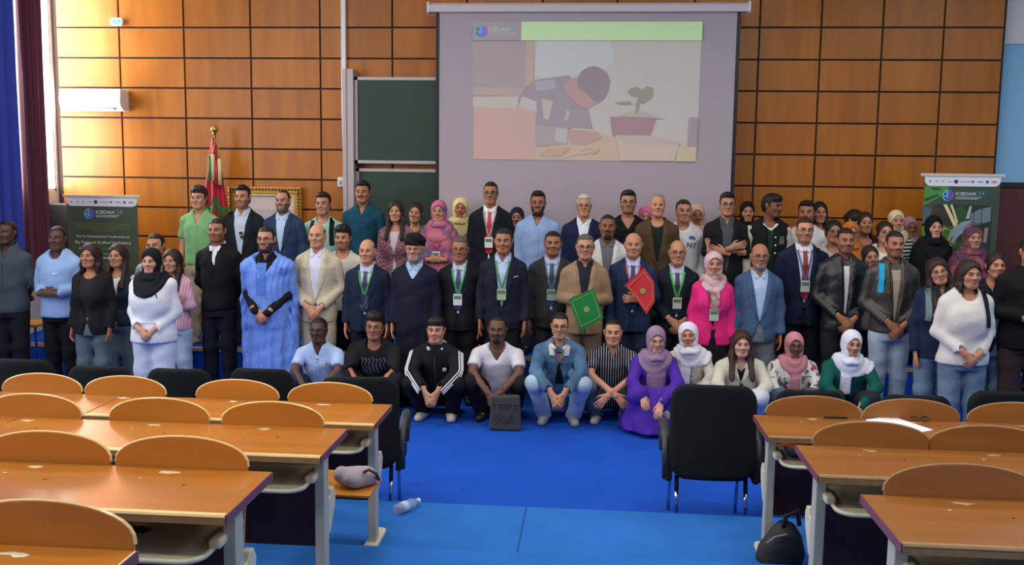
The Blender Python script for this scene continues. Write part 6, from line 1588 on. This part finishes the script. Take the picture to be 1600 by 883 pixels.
make_person(1258, 341, 9.22, FL, 'tall man in navy suit with dark red tie and glasses', skin='light', hairk='short', hairc='brown', pose='sides', wide=1.05, belly=1.06, top=SU((24, 32, 56), w0=0.10, zb=0.98, w1=0.05), under=UN((216, 220, 230)), tie=(130, 22, 36), lanyard=(90, 90, 140), badge=(176, 190, 176), specs=(50, 44, 44), beard='stubble', trousers=(20, 22, 28), res=R1)
make_person(1303, 345, 9.8, T, 'woman with tied back hair and glasses left of the orange headscarf', female=True, skin='tan', hairk='tied', pose='sides', top=SW((170, 160, 150)), specs=(60, 50, 50), res=R4)
make_person(1330, 345, 10.06, T, 'woman in orange headscarf', female=True, skin='light', scarfk='drape', scarfc=(196, 116, 50), pose='sides', top=SW((222, 216, 196)), specs=(90, 70, 60), res=R4)
make_person(1334, 328, 10.55, B, 'dark haired woman in profile hidden behind the maroon top', female=True, skin='light', hairk='tied', pose='sides', top=SW((60, 50, 50)), head=(0.8, 0, 0), res=R4)
make_person(1352, 332, 10.25, B, 'woman in maroon top with dark tied hair', female=True, skin='light', hairk='tied', hairc='brown', pose='sides', top=SW((66, 24, 30), neck='wide'), res=R4)
make_person(1322, 357, 8.98, FL, 'moustached man in black leather jacket with hands clasped', skin='tan', hairk='short', pose='clasp', top=dict(name='jacket', col=LEATHER, infl=0.024, hem=0.82, neck='stand', open=(0.03, 0.01, 0.90)), under=UN((206, 204, 200), name='t_shirt', collar=False), trousers=(30, 34, 40), beard='stubble', res=R1)
make_person(1383, 346, 9.9, T, 'woman with glasses and tied hair in white top by the cream headscarf', female=True, skin='light', hairk='tied', hairc='brown', pose='sides', top=SW((216, 214, 210)), specs=(60, 50, 60), res=R4)
make_person(1363, 384, 9.5, FL, 'small smiling woman peeping between the two leather jackets', female=True, skin='light', hairk='tied', hairc='brown', pose='sides', top=SW((120, 110, 104)), head=(0, 0, -0.15), res=R4)
make_person(1399, 362, 8.72, FL, 'man in brown leather jacket and jeans with hands clasped', skin='tan', hairk='short', pose='clasp', top=dict(name='jacket', col=BRLEATHER, infl=0.022, hem=0.86, neck='stand', open=(0.045, 0.03, 0.95)), under=UN((166, 152, 130), name='t_shirt', collar=False), trousers=PALEJEANS, beard='stubble', extra=one_strap((40, 160, 200), -1), res=R1)
make_person(1401, 327, YB, B, 'woman in cream headscarf and black striped white knit', female=True, skin='light', scarfk='tight', scarfc=(222, 206, 160), pose='sides', top=SW(BWSTRIPE), res=R4)
make_person(1422, 338, 10.55, B, 'woman in lilac pink headscarf and glasses beside the banner', female=True, skin='light', scarfk='drape', scarfc=(206, 158, 178), pose='sides', top=SW((90, 80, 90)), specs=(80, 70, 80), res=R4)
make_person(1460, 336, 9.95, T, 'woman in black headscarf and black gown before the robot banner', female=True, skin='pale', scarfk='drape', scarfc=(20, 20, 22), pose='sides', top=dict(name='gown', col=(20, 20, 22), infl=0.03, hem=0.1, robe=0.8), trousers=(20, 20, 22), res=R3)
def _script(P):
    z = P.nb[2]-0.215
    P.ribbon('chest_script', [(-0.10, z), (-0.07, z+0.035), (-0.06, z-0.01), (-0.03, z+0.02), (-0.01, z-0.01), (0.02, z+0.02), (0.04, z), (0.08, z+0.008)], 0.006, (200, 60, 70), 0.006, 4)
    one_strap((110, 130, 130), -1)(P)
make_person(1472, 401, 8.35, FL, 'girl in navy sweatshirt with red script and tilted head', female=True, skin='light', hairk='longwavy', hairc='brown', pose='sides', top=dict(name='sweatshirt', col=(32, 40, 66), infl=0.030, hem=0.82, neck='collar', opening=0.07), trousers=JEANS, specs=(90, 80, 80), head=(-0.15, 0, -0.25), extra=_script, res=R1)
def _topglasses(P):
    o = P.headpart('sunglasses', GLASSES, rgb(24, 24, 26), 0.2)
    o.matrix_local = P.HM @ Matrix.Translation((0, 0.03, 0.095)) @ Matrix.Rotation(-0.5, 4, 'X') @ Matrix.Diagonal((1.1, 1.1, 1.1, 1))
make_person(1521, 352, 9.75, T, 'woman in purple and coral veil with sunglasses on her head', female=True, skin='light', scarfk='drape', scarfc=PURPLEVEIL, pose='sides', top=dict(name='veil', col=PURPLEVEIL, infl=0.03, hem=0.4, poncho=0.8), trousers=(70, 50, 70), skirt=PURPLEVEIL, extra=_topglasses, res=R3)
make_person(1515, 405, 7.95, FL, 'young woman in white sweater and jeans with hands clasped', female=True, skin='light', hairk='bob', hairc='brown', pose='clasp', wide=1.05, top=dict(name='sweater', col=(218, 214, 206), infl=0.036, hem=0.84, neck='crew'), trousers=JEANS, head=(0.12, 0, 0), extra=one_strap((30, 30, 40), 1), res=R1)
make_person(1556, 395, 8.5, FL, 'girl with tied hair in dark jacket over white top near the right edge', female=True, skin='light', hairk='tied', hairc='brown', pose='sides', top=OPENJ((30, 32, 38), 'jacket', 0.05), under=UN((206, 204, 204), name='t_shirt', collar=False), trousers=JEANS, res=R2)
make_person(1612, 372, 8.3, FL, 'man in black jacket and dark trousers cut by the right edge', skin='tan', hairk='short', pose='belly', wide=1.1, top=dict(name='jacket', col=(24, 24, 26), infl=0.028, hem=0.82, neck='stand'), trousers=(58, 48, 44), res=R2)
# ------------------------------------------------------------------ front row, squatting
make_person(502, 494, YF, FL, 'squatting youth in pale blue polo shirt and glasses', skin='deep', hairk='buzz', pose='squat', top=dict(name='polo_shirt', col=(170, 190, 226), infl=0.016, sleeve='short', neck='collar', opening=0.09), trousers=(40, 50, 76), specs=(40, 34, 34), extra=combo(buttons((40, 50, 90), (-0.07, -0.10, -0.13)), lambda P: P.ribbon('chest_logo', [(0.085, P.nb[2]-0.13), (0.085, P.nb[2]-0.15)], 0.006, (170, 130, 60), 0.005, 2)), res=R1)
def _scribble(P):
    r = random.Random(5); z = P.nb[2]
    for k in range(7):
        x = -0.105+0.034*k; P.ribbon('chest_print', [(x, z-0.11-r.uniform(0, 0.02)), (x+0.016, z-0.15), (x-0.004, z-0.185), (x+0.018, z-0.23-r.uniform(0, 0.06))], 0.005, (86, 98, 116), 0.006, 4)
make_person(588, 486, 8.6, FL, 'squatting youth in black t-shirt with grey print', skin='tan', hairk='curly', pose='squat', wide=1.12, top=dict(name='t_shirt', col=(28, 27, 29), infl=0.026, sleeve='elbow', neck='crew'), trousers=(30, 28, 32), specs=(90, 84, 84), head=(0.05, 0, 0.05), extra=_scribble, res=R1)
def _track(P):
    arm_stripes((225, 225, 230))(P)
    for k in (-1, 0, 1):
        z = P.nb[2]-0.19; x = 0.085+0.010*k; MB().prism([(0.006*math.cos(a)-0.0*k, 0.012*math.sin(a)) for a in [2*math.pi*q/10 for q in range(10)]], -0.002, 0.002).build('chest_logo', cloth(rgb(225, 225, 230), 'logo'), P.root, (x, P.fy(x, z)-0.004, z), (0, -0.5*k, 0))
    for k in range(2): P.ribbon('chest_logo_line', [(0.07, P.nb[2]-0.208-0.007*k), (0.10, P.nb[2]-0.208-0.007*k)], 0.002, (225, 225, 230), 0.005, 2)
    A = P.G.new(); nb = P.nb
    pts = [(0.074*math.cos(a), nb[1]+0.012+0.078*math.sin(a), nb[2]+0.008+0.030*math.sin(a)) for a in [math.radians(-42+k*26.4) for k in range(11)]]
    for a, b in zip(pts[:-1], pts[1:]): P.G.cap(A, a, b, 0.026, 0.026, 0.02)
    P.put('hood', A, (196, 188, 178))
    zipper((60, 60, 64), -0.08, -0.35)(P)
make_person(684, 491, YF, FL, 'squatting youth in black track jacket with white sleeve stripes', skin='light', hairk='fringe', pose='squat', top=dict(name='track_jacket', col=(24, 26, 28), infl=0.024, neck='stand'), trousers=(24, 24, 26), shoes=(196, 188, 172), extra=_track, res=R1)
make_person(779, 493, 8.58, FL, 'squatting man in white v-neck t-shirt with goatee', skin='dark', hairk='thin', pose='squat', wide=1.08, top=dict(name='t_shirt', col=(216, 210, 216), infl=0.016, sleeve='short', neck='v'), trousers=(26, 25, 28), beard='goatee', res=R1)
def _denim(P):
    A = P.G.new(); nb = P.nb
    pts = [(0.080*math.cos(a), nb[1]+0.005+0.090*math.sin(a), nb[2]+0.002+0.040*math.sin(a)) for a in [math.radians(-56+k*29.2) for k in range(11)]]
    for a, b in zip(pts[:-1], pts[1:]): P.G.cap(A, a, b, 0.021, 0.021, 0.02)
    P.put('fleece_collar', A, (216, 206, 192))
    for sg in (-1, 1): P.patch('fleece_collar_flap', [[(sg*(0.074-0.010*k/5+q), nb[2]-0.010-0.085*k/5) for q in (-0.024, 0.0, 0.024)] for k in range(6)], (216, 206, 192), 0.013, 0.016)
    z = nb[2]
    for sg in (-1, 1): P.patch('chest_pocket', [[(sg*(0.075+0.06*j/2), z-0.16-0.055*k) for j in range(3)] for k in range(3)], DENIM, 0.006, 0.006)
    P.ribbon('brown_jumper_edge', [(0.0, z-0.08), (0.0, z-0.17)], 0.020, (150, 100, 60), 0.004, 4)
make_person(876, 487, YF, FL, 'squatting youth in denim jacket with fleece collar and glasses', skin='light', hairk='short', pose='squat', wide=1.04, top=dict(name='jacket', col=DENIM, infl=0.024, neck='stand', open=(0.045, 0.05, 0.62)), under=UN((24, 22, 24), name='t_shirt', collar=False), trousers=PALEJEANS, specs=(40, 36, 40), shoes=(150, 150, 150), extra=_denim, res=R1)
make_person(958, 497, 8.62, FL, 'squatting youth in black pinstriped short sleeved shirt', skin='light', hairk='buzz', pose='squatx', top=dict(name='shirt', col=PIN, infl=0.017, sleeve='short', neck='collar', opening=0.08, placket=False), trousers=GREYJEANS, shoes=(170, 170, 170), res=R1)
make_person(1024, 506, 8.42, FL, 'crouching woman in purple gown and lilac headscarf', female=True, skin='pale', scarfk='long', scarfc=(152, 122, 146), pose='squatk', top=dict(name='gown', col=(78, 44, 156), infl=0.030), skirt=(78, 44, 156), trousers=None, specs=(150, 120, 100), res=R1, head=(0.1, 0.08, 0))
make_person(1077, 500, 8.72, FL, 'crouching woman in cream jacket and white headscarf', female=True, skin='light', scarfk='shoulder', scarfc=(224, 222, 236), pose='squatk', top=dict(name='jacket', col=(204, 198, 178), infl=0.028, neck='v', open=(0.05, 0.05, 0.55)), under=UN((150, 156, 150), name='top', collar=False), trousers=(206, 210, 220), head=(-0.15, 0, -0.1), res=R1)
make_person(1157, 513, 8.5, FL, 'crouching woman with loose dark hair in cream jacket', female=True, skin='pale', hairk='longwavy', hairc='auburn', pose='squatk', wide=1.08, top=dict(name='jacket', col=(206, 202, 182), infl=0.030, neck='collar', open=(0.055, 0.05, 0.55)), under=UN((22, 22, 26), name='top', collar=False, v=0.1), trousers=(206, 208, 214), res=R1)
make_person(1239, 516, 8.68, FL, 'smiling crouching woman in floral jacket and pink headscarf', female=True, skin='dark', scarfk='tails', scarfc=(200, 132, 140), pose='squatk', wide=1.08, top=dict(name='jacket', col=FLORAL, infl=0.030, open=(0.05, 0.05, 0.5)), under=UN((206, 200, 200), name='top', collar=False), trousers=(90, 100, 120), specs=(50, 40, 40), res=R1)
make_person(1325, 512, 8.5, FL, 'crouching woman in green blazer and white headscarf', female=True, skin='light', scarfk='shoulder', scarfc=(224, 224, 236), pose='squatk', wide=1.1, top=dict(name='blazer', col=(14, 84, 76), infl=0.026, open=(0.05, 0.04, 0.5)), under=UN((24, 24, 28), name='top', collar=False), trousers=(40, 44, 50), head=(0.1, 0.05, 0.08), lap=False, res=R1)
# ------------------------------------------------------------------ things held by people
def folder(pts, Y, col, label):
    P3 = [at(u, v, Y+dy) for u, v, dy in pts]; c = sum(P3, Vector())/len(P3)
    t = empty('document_folder', c); tag(t, label, 'folder', 'document folders')
    pl = [(p.x-c.x, p.y-c.y, p.z-c.z) for p in P3]; n = len(pl)
    V_ = [(x, y-0.006, z) for x, y, z in pl]+[(x, y+0.006, z) for x, y, z in pl]
    MB().add(V_, [tuple(range(n)), tuple(range(2*n-1, n-1, -1))]+[(i, (i+1) % n, (i+1) % n+n, i+n) for i in range(n)]).build('cover', mat('folder_card', rgb(*col), 0.45), t)
    q = [(x*0.8, y*0.8-0.0085, z*0.8) for x, y, z in pl]; mb = MB()
    for i in range(n): mb.tube([q[i], q[(i+1) % n]], 0.0022, 5)
    mb.build('gilt_border', mat('gilt_line', rgb(196, 170, 90), 0.4), t)
    MB().prism([(0.028*math.cos(a), 0.028*math.sin(a)) for a in [2*math.pi*k/14 for k in range(14)]], -0.0095, -0.007).build('gilt_emblem', mat('gilt_emblem', rgb(150, 160, 80), 0.4), t)
    return t
folder([(888, 468, 0), (928, 450, 0), (943, 497, -0.02), (907, 517, -0.02)], 8.67, (10, 120, 50), 'green document folder held by the man in tan suit')
folder([(976, 446, 0), (1006, 418, 0), (1022, 440, -0.02), (1023, 471, -0.03), (1010, 491, -0.03), (989, 460, 0)], 8.82, (196, 40, 50), 'red document folder held by the bald man in blue suit')
p_ = at(789, 674, Z=0)
bc = empty('laptop_bag', (p_.x, p_.y+0.03, 0)); tag(bc, 'dark grey laptop bag standing on the carpet before the white t-shirt', 'bag')
mk = 1480/p_.y
MB().prism([(-0.145, 0.0), (0.145, 0.0), (0.125, 0.32), (-0.13, 0.31)], -0.03, 0.04).build('bag_body', mat('charcoal_nylon', rgb(58, 60, 62), 0.8, bump=0.3, bscale=80), bc, rot=(-0.08, 0, 0.03), bevel=0.02, smooth=False)
MB().tube([(-0.07, -0.045, 0.24), (-0.06, -0.055, 0.13), (-0.01, -0.06, 0.09), (0.05, -0.055, 0.12), (0.07, -0.045, 0.25)], 0.008, 6).build('handle', mat('dark_webbing', rgb(40, 42, 44), 0.8), bc, smooth=True)
MB().box(-0.12, 0.12, -0.046, -0.036, 0.235, 0.243).build('zip', mat('dark_zip', rgb(30, 30, 32), 0.5), bc)
p_ = at(1036, 652, 8.08)
phn = MB().box(-0.037, 0.037, -0.005, 0.005, -0.075, 0.075).build('mobile_phone', mat('pale_gold_case', rgb(206, 190, 130), 0.4), None, p_, (0.6, 0.9, 0.2), bevel=0.004); tag(phn, 'pale gold mobile phone in the hand of the purple gown', 'phone')
